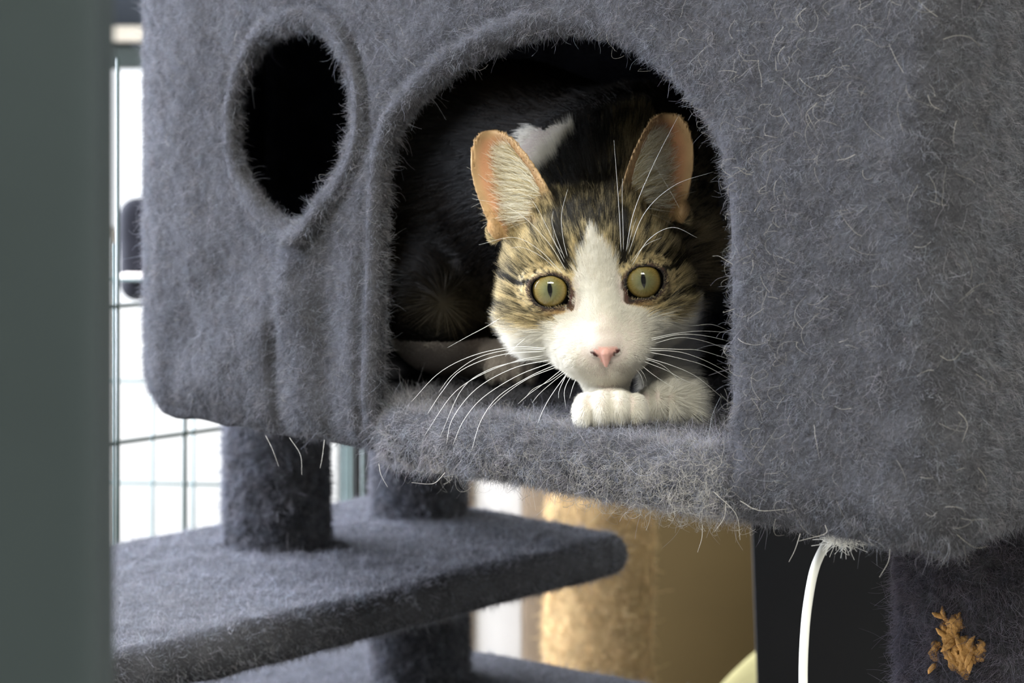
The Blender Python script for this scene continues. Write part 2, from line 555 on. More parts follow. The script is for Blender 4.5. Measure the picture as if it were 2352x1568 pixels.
arch = loc([(868, 900), (876, 600), (880, 420), (895, 325), (940, 250), (1010, 185), (1100, 128), (1200, 88), (1300, 74),
            (1400, 92), (1480, 142), (1550, 205), (1610, 285), (1646, 370), (1660, 480), (1664, 700), (1666, 1000), (1668, 1120)])
arch = [(arch[0][0], -.1)] + [arch[0]] + smooth_poly(arch, 2)[2:-2] + [(arch[-1][0], -.1)]
tear = smooth_poly(loc([(680, 66), (605, 92), (556, 175), (536, 285), (550, 385), (600, 462), (655, 508), (690, 512), (714, 470), (765, 395), (797, 320), (801, 235), (783, 145), (745, 84)]), 2)


def rbox(q, lo, hi, r):
    c = (np.array(lo) + hi) / 2; hh = (np.array(hi) - lo) / 2 - r
    d = np.abs(q - c) - hh
    return np.linalg.norm(np.maximum(d, 0), axis=1) + np.minimum(d.max(1), 0) - r


def condo_sdf(q):
    outer = rbox(q, (sL, 0, 0), (sR, DEP, HH), .024)
    inner = rbox(q, (sL + TW, TW, -.3), (sR - TW, DEP - TW, HH - TW), .012)
    d = smax(outer, -inner, .010)
    cut = smin(poly2(q[:, 0], q[:, 2], arch), poly2(q[:, 0], q[:, 2], tear), .002)
    cut = np.maximum(cut, q[:, 1] - .09)
    return smax(d, -cut, .013)


cv, cf = surface_net(condo_sdf, (sL - .015, -.015, -.015), (sR + .015, DEP + .015, HH + .015), .0032)
# folds in the fabric of the front
folds = [([(725, 470), (668, 585), (640, 690)], .0065, .010), ([(632, 690), (626, 850), (640, 1000)], -.0065, .006),
         ([(690, 720), (690, 850), (705, 1020)], .0045, .014), ([(680, 700), (560, 780), (430, 880)], .0045, .016),
         ([(520, 640), (430, 740), (400, 860)], -.003, .016), ([(800, 620), (803, 850), (828, 1030)], .004, .010),
         ([(745, 640), (750, 850), (760, 1000)], -.003, .010), ([(835, 950), (850, 1040)], -.004, .006),
         ([(585, 470), (700, 560)], .003, .010), ([(430, 0), (400, 300), (440, 560)], .003, .02)]
folds = [(loc(p), a, w_) for p, a, w_ in folds]


def bulge(s_, v_):
    o = np.zeros_like(s_)
    for p, a, w_ in folds:
        o += a * np.exp(-(seg_dist(s_, v_, p) / w_) ** 2)
    for pg, a in ((arch, .0042), (tear, .0045)):
        d_ = poly2(s_, v_, pg)
        left = sstep(.05, -.02, s_) if pg is arch else 1.0
        o += a * left * (sstep(-.004, .004, d_) * sstep(.0135, .0105, d_)) - .0022 * left * np.exp(-((d_ - .0145) / .0025) ** 2)
    o += .0022 * fbm(np.stack([s_ * 22, v_ * 14, s_ * 0 + 3.3], 1), 5, 3)
    return o


front_w = sstep(.05, .0, cv[:, 1])
edge_fade = sstep(0, .02, cv[:, 2]) * .6 + .4
cl = cv.copy()
cv2 = cv.copy(); cv2[:, 1] -= bulge(cv[:, 0], cv[:, 2]) * front_w * edge_fade
cv2[:, 2] += .0015 * fbm(np.stack([cv[:, 0] * 40, cv[:, 1] * 40, cv[:, 2] * 0], 1), 9, 2) * sstep(.03, 0, cv[:, 2])
cw = condo_world(cv2)
if np.linalg.det(np.stack([condo_world(np.array([[.0 + e[0], .1 + e[1], .1 + e[2]]]))[0] - condo_world(np.array([[0, .1, .1]]))[0] for e in np.eye(3) * .01])) < 0:
    cf = cf[:, ::-1]

tree = empty('cat_tree', (0, 1.3, 0))
tag(tree, 'grey-blue plush cat tree with arched condo, round posts and stepped platforms', 'cat tree')
condo = np_mesh('condo', cw, cf, M['backing'], tree)
M['lining_lit'] = solid('plush_lining_lit', PL * np.array([1.5, 1.55, 1.9]), rough=1, spec=.05, noise_amt=.2, noise_scale=60, bump=.6, bump_scale=420)  # plush lightened and blued on inner faces, in place of ambient light
condo.data.materials.append(M['lining_lit'])
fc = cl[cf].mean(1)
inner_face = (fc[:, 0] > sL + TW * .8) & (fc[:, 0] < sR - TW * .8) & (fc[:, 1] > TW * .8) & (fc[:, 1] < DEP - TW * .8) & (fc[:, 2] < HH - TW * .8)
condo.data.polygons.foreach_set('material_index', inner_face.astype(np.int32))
MAPS = {}


def sample(v, f, n, wt=None):
    t = quad_tris(f) if f.shape[1] == 4 else f
    a = np.linalg.norm(np.cross(v[t[:, 1]] - v[t[:, 0]], v[t[:, 2]] - v[t[:, 0]]), axis=1)
    if wt is not None: a = a * wt[t].mean(1)
    c = np.cumsum(a); k = np.searchsorted(c, rng.random(n) * c[-1]); k = np.minimum(k, len(t) - 1)
    r1 = np.sqrt(rng.random(n)); r2 = rng.random(n)
    B = np.stack([1 - r1, r1 * (1 - r2), r1 * r2], 1)
    return t[k], B


def interp(a, tk, B):
    return (a[tk] * B[..., None]).sum(1) if a.ndim == 2 else (a[tk] * B).sum(1)


def plush(name, v, f, n, parent, base=PL, length=.0028, rad=.00006, lift=.55, vis=True, wt=None, mat=None, clump=900., K=5, down=.35, ymax=1.5, tone=1.0, blue=0.0):
    N_ = vnormals(v, f)
    W = np.ones(len(v)) if wt is None else wt
    if vis:
        to = norm(np.array([0, 0, HC]) - v)
        W = W * (((N_ * to).sum(1) > -.35) * 1.0)
        X, Y = topx(v)
        W = W * ((X > -150) & (X < 2700) & (Y > -250) & (Y < 1850) & (v[:, 1] < ymax))
    tk, B = sample(v, f, n, W)
    p = interp(v, tk, B); nn = norm(interp(N_, tk, B))
    cl1 = nvec(p * 330, 3); cl2 = nvec(p * 110, 8)
    d = nn * lift + cl1 * .55 + cl2 * .45 + rng.normal(0, .25, p.shape) + np.array([0, 0, -down])
    d -= nn * np.minimum((d * nn).sum(1) - .18, 0)[:, None]
    d = norm(d)
    L = length * (.55 + .9 * rng.random(n))
    pit = .5 * vnoise(p * 330, 21) + .5 * vnoise(p * 640, 5)
    L = L * np.clip(.95 + .75 * pit, .35, 1.7)
    fr = rng.random(n) < .03
    L = np.where(fr, L * 2.2, L)
    t = np.linspace(0, 1, K)
    curl = rng.normal(0, .30, p.shape)
    sd = norm(np.cross(d, rng.normal(0, 1, p.shape))); ph = rng.uniform(0, 6.28, n)
    wig = np.sin(ph[:, None] + t[None] * 4.2) - np.sin(ph)[:, None]
    pts = p[:, None] - nn[:, None] * .0006 + L[:, None, None] * (d[:, None] * t[None, :, None] + (curl + cl1 * .3)[:, None] * (t ** 2)[None, :, None] + .22 * sd[:, None] * wig[..., None])
    rad_ = rad * (.7 + .7 * rng.random(n))[:, None] * (1 - .75 * t)[None]
    br_ = 1 + 1.0 * pit + .20 * fbm(p * 25, 40, 2) + rng.normal(0, .24, n)
    br_ = np.clip(br_, .25, 2.2) * tone * np.where(fr, 1.35, 1)
    tint = 1 + np.stack([rng.normal(0, .04, n) + .06 * vnoise(p * 180, 71), rng.normal(0, .02, n), rng.normal(0, .04, n) - .05 * vnoise(p * 180, 71)], 1)
    col = base[None] * br_[:, None] * tint
    colk = col[:, None] * (.7 + .6 * t)[None, :, None]
    return curves_obj(name, pts, rad_, np.clip(colk, 0, .95), mat or M['plush'], parent)


cond_wt = np.where((cl[:, 1] < .03) | (cl[:, 0] > sR - .03), 1.0, .0)
plush('pile', cw, cf, 620000, condo, length=.0026, wt=cond_wt, base=PL * 1.2)

# floor board of the condo, its padded front lip between the jambs
aL, aR = arch[0][0], arch[-1][0]
zfl = PZ(1400, 982, HC - .1)  # unused height probe
ZF = HC - .1258                              # top of the floor board


def board_sdf(q):
    a = rbox(q, (sL + .012, .012, .0), (sR - .012, DEP - .012, .028), .011)
    lip = rbox(q, (aL - .006, -.001, -.001), (aR + .006, .10, .029), .0125)
    return smin(a, lip, .004)


bv, bf = surface_net(board_sdf, (sL, -.02, -.02), (sR + .01, DEP + .01, .05), .0030)
bl_ = bv.copy()
zlow = lambda s_: np.interp(s_, [px2sv(900, 1000)[0], px2sv(1665, 1000)[0]], [px2sv(900, 1062)[1], px2sv(1665, 1190)[1]])
bw = condo_world(np.stack([bv[:, 0], bv[:, 1], bv[:, 2]], 1))
tt = np.clip(bv[:, 2] / .028, -.05, 1.05)
lipn = .0016 * fbm(np.stack([bv[:, 0] * 45, bv[:, 1] * 45, bv[:, 2] * 20], 1), 2, 2)
bw[:, 2] = zlow(bv[:, 0]) * (1 - tt) + ZF * tt + lipn
if bf is not None and np.linalg.det(np.stack([condo_world(np.array([[.0 + e[0], .1 + e[1], .1 + e[2]]]))[0] - condo_world(np.array([[0, .1, .1]]))[0] for e in np.eye(3) * .01])) < 0:
    bf = bf[:, ::-1]
board = np_mesh('floor_board', bw, bf, M['backing'], tree)
bwt = ((bl_[:, 0] > aL - .01) & (bl_[:, 0] < aR + .012) & (bl_[:, 2] > -.01)) * np.where(bl_[:, 1] < .03, 1.0, .35)
bwt = bwt * (bl_[:, 1] < .25)
plush('pile', bw, bf, 170000, board, length=.0034, rad=.00006, wt=bwt, base=lin(116, 115, 120) * 1.1, lift=.45)


# posts, platforms
def rounded_slab(name, corners, z0, z1, r, parent, n_pile, **kw):
    """plush covered board: corners in plan, rounded edges"""
    c = np.array(corners, float)
    RC = .022
    A_ = .5 * sum(c[i][0] * c[(i + 1) % len(c)][1] - c[(i + 1) % len(c)][0] * c[i][1] for i in range(len(c)))
    if A_ < 0: c = c[::-1]
    cs = []
    for i in range(len(c)):
        u = norm(c[i] - c[i - 1]); w_ = norm(c[(i + 1) % len(c)] - c[i])
        n1 = np.array([-u[1], u[0]]); n2 = np.array([-w_[1], w_[0]])
        cs.append(tuple(np.linalg.solve(np.array([n1, n2]), np.array([n1 @ c[i] + RC, n2 @ c[i] + RC]))))
    lo = c.min(0) - .03; hi = c.max(0) + .03

    def sdf(q):
        d2 = poly2(q[:, 0], q[:, 1], cs) - RC + r
        dz = np.abs(q[:, 2] - (z0 + z1) / 2) - (z1 - z0) / 2 + r
        return np.hypot(np.maximum(d2, 0), np.maximum(dz, 0)) + np.minimum(np.maximum(d2, dz), 0) - r + .0012 * vnoise(q * 45, 4)
    v, f = surface_net(sdf, (lo[0], lo[1], z0 - .02), (hi[0], hi[1], z1 + .02), .004)
    o = np_mesh(name, v, f, M['backing'], parent)
    plush('pile', v, f, n_pile, o, ymax=3, **kw)
    return o


def cylinder_mesh(cx, cy, z0, z1, r, n=64, m=60, bump=.0012, seed=1):
    a = np.linspace(0, 2 * math.pi, n, endpoint=False); z = np.linspace(z0, z1, m)
    A, Z = np.meshgrid(a, z)
    R = r + bump * vnoise(np.stack([np.cos(A.ravel()) * 2.2, np.sin(A.ravel()) * 2.2, Z.ravel() * 30], 1), seed).reshape(A.shape)
    v = np.stack([cx + R * np.cos(A), cy + R * np.sin(A), Z], -1).reshape(-1, 3)
    i, j = np.meshgrid(np.arange(m - 1), np.arange(n), indexing='ij')
    f = np.stack([i * n + j, i * n + (j + 1) % n, (i + 1) * n + (j + 1) % n, (i + 1) * n + j], -1).reshape(-1, 4)
    return v, f


def NB(n_, b_):
    """platform frame: n across, b along -> plan"""
    return (.78 * n_ + .62 * b_, -.62 * n_ + .78 * b_)


ZM = HC - .258; ZLo = HC - .3715
cr_mid = [NB(-.850, 1.205), NB(-1.106, 1.245), NB(-1.106, .70), NB(-.850, .66)]
# push the corners out a little: the rounding cuts them
plat = rounded_slab('platform', cr_mid, ZM - .027, ZM, .013, tree, 170000, length=.0028, base=PL * 1.9, rad=.00009)  # same plush, pile colour raised to imitate the light on the platform
cr_low = [NB(-.70, 1.262), NB(-1.150, 1.262), NB(-1.150, .60), NB(-.70, .60)]
plat2 = rounded_slab('platform', cr_low, ZLo - .027, ZLo, .011, tree, 60000, length=.003, base=PL * 1.7, rad=.00012)  # pile colour raised for light here too
p1 = (-.1545, 1.432); p2 = (-.0662, 1.548)


def post(c, z0, z1, r, n_pile, seed, **kw):
    v, f = cylinder_mesh(c[0], c[1], z0, z1, r, seed=seed)
    o = np_mesh('post', v, f, M['backing'], tree)
    plush('pile', v, f, n_pile, o, ymax=3, rad=.00010, length=.0030, **kw)
    return o


post(p1, ZM, HC - .140, .0335, 60000, 1, base=PL * 1.5)
post(p2, ZM, HC - .140, .0335, 45000, 2, base=PL * 1.5)
post(p2, ZLo, ZM - .027, .0345, 36000, 3, base=PL * 1.5)
post((-.02 - .15, 1.40), .03, ZLo - .027, .0345, 4000, 4, base=PL * 1.5)
post(p2, .03, ZLo - .027, .0345, 4000, 6, base=PL * 1.2)
bx = np.array([(-.42, 1.0), (.05, .62), (.60, 1.05), (.30, 1.50), (-.25, 1.70)])
rounded_slab('base', [tuple(b) for b in bx], 0.0, .03, .011, tree, 3000, base=PL)

# post under the right corner, pile worn through to the core
c4 = (.2180, .985)
v, f = cylinder_mesh(c4[0], c4[1], .03, HC - .135, .0415, n=128, m=400, seed=8)
X, Y = topx(v)
hole = np.minimum(np.minimum(np.hypot((X - 2205) / 48, (Y - 1490) / 36), np.hypot((X - 2190) / 26, (Y - 1450) / 32)), np.hypot((X - 2120) / 7, (Y - 1458) / 6))
hole = hole + .25 * vnoise(v * 260, 3)
inn = sstep(1.05, .75, hole)[:, None] * (v[:, 1] < c4[1])[:, None]
nrm = norm(v - np.array([c4[0], c4[1], 0]) * np.array([1, 1, 0]) - v * np.array([0, 0, 1]))
v = v - nrm * inn * (.002 + .0012 * vnoise(v * 500, 9))[:, None]
o4 = np_mesh('post', v, f, M['backing'], tree)
plush('pile', v, f, 110000, o4, ymax=3, rad=.00008, length=.0038, wt=(1 - inn[:, 0]) ** 2, base=lin(84, 80, 90) * .85)
tv = []; tb = MB()
for k in range(22):
    px_, py_ = rng.normal(2205, 22), rng.normal(1494, 18)
    if rng.random() < .3: px_, py_ = rng.normal(2188, 12), rng.normal(1450, 13)
    d_ = ray(px_, py_)
    # hit the cylinder
    a_ = d_[0] ** 2 + d_[1] ** 2; b_ = -2 * (d_[0] * c4[0] + d_[1] * c4[1]); cc_ = c4[0] ** 2 + c4[1] ** 2 - .0400 ** 2
    disc = b_ * b_ - 4 * a_ * cc_
    if disc < 0: continue
    h = d_ * ((-b_ - math.sqrt(disc)) / (2 * a_)) + np.array([0, 0, HC])
    n_ = norm(np.array([h[0] - c4[0], h[1] - c4[1], 0]))
    L = rng.uniform(.004, .011); dr = norm(np.array([rng.normal(0, .6), 0, rng.normal(0, 1)]) + n_ * .25)
    q = np.array([h - n_ * .001 + dr * L * t + n_ * (.0022 * math.sin(t * 3)) for t in (0, .35, .7, 1)])
    tb.tube(q, [.0007, .0013, .0011, .0003], seg=6)
cl_ = []
for k in range(16):
    px_, py_ = (rng.normal(2205, 22), rng.normal(1494, 15)) if k < 11 else (rng.normal(2190, 9), rng.normal(1450, 12))
    d_ = ray(px_, py_)
    a_ = d_[0] ** 2 + d_[1] ** 2; b_ = -2 * (d_[0] * c4[0] + d_[1] * c4[1]); cc_ = c4[0] ** 2 + c4[1] ** 2 - .0405 ** 2
    h = d_ * ((-b_ - math.sqrt(b_ * b_ - 4 * a_ * cc_)) / (2 * a_)) + np.array([0, 0, HC])
    cl_.append((h, (rng.uniform(.002, .0045), .0022, rng.uniform(.003, .006))))


def torn_sdf(q):
    d = np.full(len(q), 1.0)
    for h_, r_ in cl_: d = smin(d, ell(q, h_, r_), .0012)
    return d + .0011 * vnoise(q * 420, 3) + .0006 * vnoise(q * 1100, 8)


lo_ = np.min([h_ for h_, _ in cl_], 0) - .01; hi_ = np.max([h_ for h_, _ in cl_], 0) + .01
tv_, tf_ = surface_net(torn_sdf, lo_, hi_, .0006, newton=1)
tag(np_mesh('torn_core', tv_, tf_, M['sisal'], o4), 'torn brown cardboard core showing through the pile')
tag(tb.build('torn_flake', M['sisal'], o4, smooth=True), 'loose brown cardboard flakes')

print('tree done')

# ------------------------------------------------------------------ the cat
roll = math.radians(5.6)
cr_, sr_ = math.cos(roll), math.sin(roll)
RT = np.array([1., 0, 0]); UPV = np.array([0, SP, CP]); BK = np.array([0, -CP, SP])
E1 = cr_ * RT + sr_ * UPV; E2 = -sr_ * RT + cr_ * UPV; E3 = BK
HO = P(1373, 654, .985)
HM = np.stack([E1, E2, E3])                   # rows: head axes


def toh(p): return (p - HO) @ HM.T * 100      # world -> head cm
def tow(q): return HO + (np.asarray(q, float) / 100) @ HM


EYE = np.array([2.15, 0.0, -1.34]); ER = 1.12
EA = norm(np.array([.03, -.05, 1.0]))
EXA = norm(np.cross(np.array([0, 1., 0]), EA)); EYA = np.cross(EA, EXA)


def eye_metric(c):
    """effective radius in the eye plane: flatter above, drawn out towards the inner corner"""
    ex = c @ EXA; ey = c @ EYA
    r = np.sqrt(ex * ex + np.where(ey > 0, ey / .81, ey / .89) ** 2)
    an = np.arctan2(ey, ex)
    dlt = np.angle(np.exp(1j * (an - math.radians(222))))
    dl2 = np.angle(np.exp(1j * (an - math.radians(28))))
    return r * (1 - .23 * np.exp(-(dlt / .36) ** 2) - .06 * np.exp(-(dl2 / .4) ** 2))


ear_out = smooth_poly([(1.35, 3.5), (1.55, 4.40), (2.05, 5.6), (2.75, 6.85), (3.45, 7.65), (4.15, 7.95), (4.95, 7.6), (5.30, 6.6), (5.30, 5.4), (5.00, 4.2), (4.65, 3.2), (3.9, 2.4), (2.4, 2.4)], 2)


def ear_z(x, y):
    # cupped sheet: deep in the middle, margins forward, tip leaning back
    ax = 3.15 + (y - 3) * .20                 # axis of the ear
    hw = np.interp(y, [2.5, 4, 5.5, 7, 7.6], [1.7, 1.65, 1.45, .9, .6])
    u = np.clip((x - ax) / hw, -1.5, 1.5)
    return -3.55 + .85 * u * u - .35 * u - .10 * (y - 4)


def head_sdf(q):
    x = np.abs(q[:, 0]); y = q[:, 1]; z = q[:, 2]
    a = np.stack([x, y, z], 1)
    d = ell(a, (0, 1.05, -4.5), (3.95, 3.45, 4.1))
    d = smin(d, ell(a, (2.35, -.65, -2.9), (1.85, 1.75, 1.9)), 1.2)
    d = smin(d, cone(a, (0, 1.2, -1.75), 1.15, (0, -2.15, .25), .70), .9)
    d = smin(d, ell(a, (1.75, 1.35, -1.95), (1.45, 1.15, 1.15)), .8)
    d = smin(d, ell(a, (2.2, -1.35, -1.9), (1.3, .9, 1.0)), .8)
    d = smin(d, cone(a, (0, -3.3, -1.5), 1.15, (2.1, -1.5, -3.0), 1.6), 1.0)
    d = smin(d, ell(a, (0, -2.5, -1.25), (2.3, 1.75, 1.55)), .8)
    d = smin(d, ell(a, (.72, -3.10, -.30), (1.15, .82, 1.02)), .9)
    d = smin(d, ell(a, (0, -3.95, -.75), (.95, .52, .85)), .5)
    # lids
    e = a - (EYE + EA * .74); ea = e @ EA; er = eye_metric(e)
    d = smin(d, np.hypot(er - .93, ea) - .14, .30)
    # nose pad
    d = smin(d, ell(a, (0, -2.72, .62), (.70, .50, .52)), .25)
    d = smin(d, ell(a, (.42, -2.98, .72), (.24, .20, .30)), .15)
    d = smin(d, cone(a, (0, -3.05, .93), .24, (0, -3.60, .72), .13), .12)
    # nostrils, philtrum, mouth line
    d = smax(d, -cone(a, (.30, -3.10, 1.15), .10, (.62, -2.92, .98), .06), .08)
    d = smax(d, -cone(a, (.0, -3.62, 1.02), .05, (0, -3.85, .86), .06), .12)
    d = smax(d, -cone(a, (.0, -3.86, .75), .05, (.8, -3.95, .35), .04), .08)
    # eye opening
    c = a - EYE; ca = c @ EA; crr = eye_metric(c)
    cap = np.maximum(smax(np.linalg.norm(c, axis=1) - (ER + .11), crr - 1.22, .10), -ca)
    d = smin(d, cap, .22)
    cut = np.minimum(np.linalg.norm(c, axis=1) - (ER + .015), np.maximum(crr - .835, -ca))
    d = smax(d, -cut, .05)
    # ears
    ed = poly2(x, y, ear_out)
    sh = (np.abs(z - ear_z(x, y)) - .13) * .72
    sh = np.where(sh > 0, sh, sh)
    ear = smax(ed + .06, sh, .12)
    d = smin(d, ear, .45)
    d = smin(d, ell(a, (4.40, 3.00, -2.75), (.36, .55, .45)), .25)
    d = smin(d, ell(a, (2.1, 3.6, -3.0), (1.3, .8, .8)), .6)
    # hollow at the root of the ear
    d = smax(d, -ell(a, (3.45, 3.75, -2.35), (.75, .75, .8)), .5)
    return d * .01


Z = lambda z: HC + z
HCN = tow((0, 0, -5.6))
FZ = ZF + .0008                                # the pads press the pile


def body_sdf(p):
    S = .5
    d = cone(p, HCN, .030, (.058, 1.085, Z(-.038)), .048)
    d = smin(d, ell(p, (.050, 1.10, Z(-.036)), (.038, .050, .045)), .03)
    d = smin(d, ell(p, (.080, 1.100, Z(-.018)), (.024, .040, .045)), .03)
    d = smin(d, cone(p, (.050, 1.11, Z(-.035)), .060, (.000, 1.235, Z(-.020)), .070), .03)
    d = smin(d, ell(p, (-.012, 1.245, Z(-.045)), (.070, .070, .072)), .03)
    d = smin(d, ell(p, (-.040, 1.185, Z(-.085)), (.030, .055, .036)), .02)
    d = smin(d, cone(p, (-.034, 1.20, Z(-.108)), .016, (-.006, 1.170, Z(-.1105)), .0135), .012)
    d = smin(d, ell(p, (.0000, 1.160, Z(-.1115)), (.0155, .019, .0135)), .006)
    for k, ox in enumerate((-.0100, -.0035, .0035, .0100)):
        d = smin(d, ell(p, (.0000 + ox, 1.145 + abs(ox) * .4, Z(-.1150)), (.0048, .008, .0095)), .002)
    tl = [(-.050, 1.295, Z(-.085)), (.010, 1.325, Z(-.108)), (.080, 1.300, Z(-.112)), (.120, 1.225, Z(-.112)), (.128, 1.16, Z(-.113))]
    for a, b, ra, rb in zip(tl[:-1], tl[1:], (.014, .012, .0115, .011), (.012, .0115, .011, .009)):
        d = smin(d, cone(p, a, ra, b, rb), .008)
    q = toh(p)
    m = (np.abs(q[:, 0]) < 8) & (q[:, 1] > -8) & (q[:, 1] < 11) & (q[:, 2] > -11) & (q[:, 2] < 4)
    hd = np.full(len(p), .05)
    if m.any(): hd[m] = head_sdf(q[m])
    d = smin(d, hd, .012)
    for (sx, sy, wx, wy, px_, py_, r) in ((.046, 1.050, .0430, .999, .0440, .986, 1.0), (.070, 1.068, .0705, 1.024, .0705, 1.009, .78)):
        d = smin(d, cone(p, (sx, sy, Z(-.070)), .0155 * r, (wx, wy, Z(-.106)), .0098 * r), .006)
        d = smin(d, ell(p, (px_, py_, Z(-.1170)), (.0140 * r, .0165, .0085)), .005)
        for ox in (-.0112, -.0040, .0040, .0112):
            d = smin(d, ell(p, (px_ + ox * r, py_ - .0120 + abs(ox) * .45, Z(-.1178) + (.0016 if abs(ox) < .005 else 0)), (.0047 * r, .0095, .0078)), .0026)
    return d


def cat_sdf(p):
    d = body_sdf(p)
    return smax(d, FZ - p[:, 2], .002)


kv, kf = surface_net(cat_sdf, (-.11, .945, HC - .135), (.16, 1.36, HC + .105), .0011, c=5)
KN = vnormals(kv, kf)
ctr = kv.mean(0)
print('cat verts', len(kv))
H = toh(kv)
ed_ = np.stack([np.abs(H[:, 0]), H[:, 1], H[:, 2]], 1) - EYE
eax = ed_ @ EA; erad = eye_metric(ed_)


def eye_rad(h):
    e = np.stack([np.abs(h[:, 0]), h[:, 1], h[:, 2]], 1) - EYE
    return eye_metric(e), e @ EA


WHITE = lin(246, 242, 231); GOLD = lin(208, 190, 142); CREAM = lin(225, 205, 165); DARK = lin(20, 18, 18); BROWN = lin(128, 106, 78)
EARO = lin(190, 160, 116)
neckp = lambda h: (h[:, 2] > -7.2) & (h[:, 1] > -6) & (np.abs(h[:, 0]) < 6.5) & (h[:, 1] < 9)


def nose_mask(h):
    x = np.abs(h[:, 0] + .02); y = h[:, 1]
    wd = np.interp(y, [-3.85, -3.6, -3.35, -3.12, -2.98, -2.90, -2.80], [.02, .10, .23, .42, .62, .58, .25])
    return ((x < wd) & (y > -3.85) & (y < -2.78) & (h[:, 2] > .55))


def pattern(p, jit=None):
    """fur colour, whiteness at a point of the coat"""
    h = toh(p); n = len(p)
    X = h[:, 0]; x = np.abs(X); y = h[:, 1]; z = h[:, 2]
    if jit is None: jit = np.zeros(n)
    dxn, dyn = X, y + 3.2
    ang = np.arctan2(dxn, dyn); r = np.hypot(dxn, dyn)
    st1 = vnoise(np.stack([ang * 34, r * 2.6, z * .8], 1), 3)
    st2 = vnoise(np.stack([ang * 14, r * 1.1, z * .5], 1), 13)
    mott = vnoise(h * 2.2, 17)
    # gold / dark agouti
    st3 = vnoise(np.stack([ang * 75, r * 8.5, z * 3], 1), 63)
    st4 = vnoise(np.stack([ang * 55, r * 4.2, z * 2], 1), 77)
    st5 = vnoise(np.stack([ang * 120 + .6 * mott, r * 11.0, z * 4], 1), 83)
    g = .56 + .10 * st1 + .12 * st2 + .14 * mott + .62 * st3 + .42 * st4 + .55 * st5 + jit * .24
    # crown: black with gold streaks
    crown = sstep(1.9, .9, x - .0 * y) * sstep(1.7, 3.0, y)
    g -= .72 * crown
    back = sstep(3.9, 4.8, y) * sstep(2.6, 1.6, x)
    g -= .3 * back
    # M stripes over the inner eye corners, running up
    ms = np.exp(-((x - (1.30 + .10 * (y - 1.2))) / .24) ** 2) * sstep(.45, .95, y) * sstep(3.4, 2.0, y)
    g -= 1.15 * ms
    s2 = np.exp(-((x - (2.45 + .30 * (y - 2.2))) / .22) ** 2) * sstep(1.5, 2.1, y) * sstep(4.0, 3.0, y)
    g -= .55 * s2
    # streak from the outer eye corner, cheek stripe
    es = np.exp(-((y - (.42 + .06 * (x - 3.2))) / .13) ** 2) * sstep(2.85, 3.05, x) * (z > -5)
    g -= 1.3 * es
    cs = np.exp(-((y + .95 - .12 * (x - 3)) / .20) ** 2) * sstep(2.2, 2.9, x)
    g -= .55 * cs
    # pale bands: above the eye, under the eye, at the ear root
    er, _ = eye_rad(h)
    g += .40 * np.exp(-((er - 1.25) / .22) ** 2)
    g += .55 * np.exp(-(((x - 3.3) / .9) ** 2 + ((y - 2.55) / .28) ** 2))
    g = sstep(.15, .85, g) * .94 + .03
    c = DARK[None] * (1 - g[:, None]) + GOLD[None] * g[:, None]
    c = np.where((g > .75)[:, None], c * .6 + CREAM * .4, c)
    # white: blaze, muzzle, cheeks low
    jw = .16 * vnoise(np.stack([ang * 20, r * 1.2, z], 1), 23) + .10 * jit
    hwb = np.interp(y, [-1.4, -.9, 0, .8, 1.4, 2.0, 2.35], [1.9, 1.28, 1.10, .90, .62, .26, .0])
    w1 = (x + jw < hwb) & (y < 2.4)
    yb = np.interp(x, [0, 1.3, 1.7, 2.4, 3.2, 4.0, 4.6, 5.2], [-.8, -.9, -1.25, -1.6, -1.75, -1.45, -1.0, -.7])
    w2 = (y + jw * 1.3 < yb)
    wh = (w1 | w2) & (z > -7)
    tear_ = np.exp(-(((x - 1.30) / .13) ** 2 + ((y + .86) / .20) ** 2))
    wh = wh & (tear_ < .35)
    c = np.where((tear_ > .35)[:, None], lin(58, 44, 38)[None], c)
    peach = np.exp(-(((x - 1.75) / .55) ** 2 + ((y + 1.08) / .20) ** 2))[:, None]
    c = c * (1 - .55 * peach) + lin(226, 182, 128)[None] * .55 * peach
    nape_shade = sstep(-4.6, -6.0, z) * sstep(2.0, 3.5, y)  # shade behind the head, painted into the coat colour
    c = c * (1 - .75 * nape_shade)[:, None]
    # body: coat darkened to stand in for the shade inside the condo
    bodym = ~neckp(h)
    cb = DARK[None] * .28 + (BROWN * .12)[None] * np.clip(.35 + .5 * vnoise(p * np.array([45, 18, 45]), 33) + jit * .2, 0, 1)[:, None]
    whb = (p[:, 2] < HC - .088) & (p[:, 1] < 1.10)
    whb |= (p[:, 1] < 1.09) & (p[:, 2] < HC + .01) & (p[:, 0] > .07)
    whb |= (p[:, 1] < 1.06) & (p[:, 2] < HC - .03)
    pxx, pyy = topx(p)
    for a0 in PATCH:
        whb |= np.linalg.norm((p - a0) * np.array([1, .5, 1.3]), axis=1) < .0105 + .003 * vnoise(p * 120, 6)
    whb |= (p[:, 2] < HC - .100) & (p[:, 0] < .03) & (p[:, 1] < 1.19)
    pale = np.exp(-(((p[:, 2] - HC + .082) / .010) ** 2 + ((p[:, 0] + .022) / .022) ** 2)) * (p[:, 1] > 1.10)  # dim cream painted in for white fur lying in shade
    cb = cb + (CREAM * .16)[None] * pale[:, None]
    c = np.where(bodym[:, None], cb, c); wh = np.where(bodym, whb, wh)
    for a0 in PATCH:
        wh = wh | (np.linalg.norm((p - a0) * np.array([1, .5, 1.3]), axis=1) < .0095 + .003 * vnoise(p * 120, 6))
    flank_shade = bodym & (p[:, 0] > .070) & (p[:, 1] > 1.04)  # white shoulder fur painted grey as if in shade
    wh = wh & ~flank_shade
    c = np.where(flank_shade[:, None] & whb[:, None], lin(112, 110, 102)[None], c)
    c = np.where(wh[:, None], WHITE[None] * (1 - .05 * rng.random(n))[:, None], c)
    # ears
    e = poly2(x, y, ear_out)
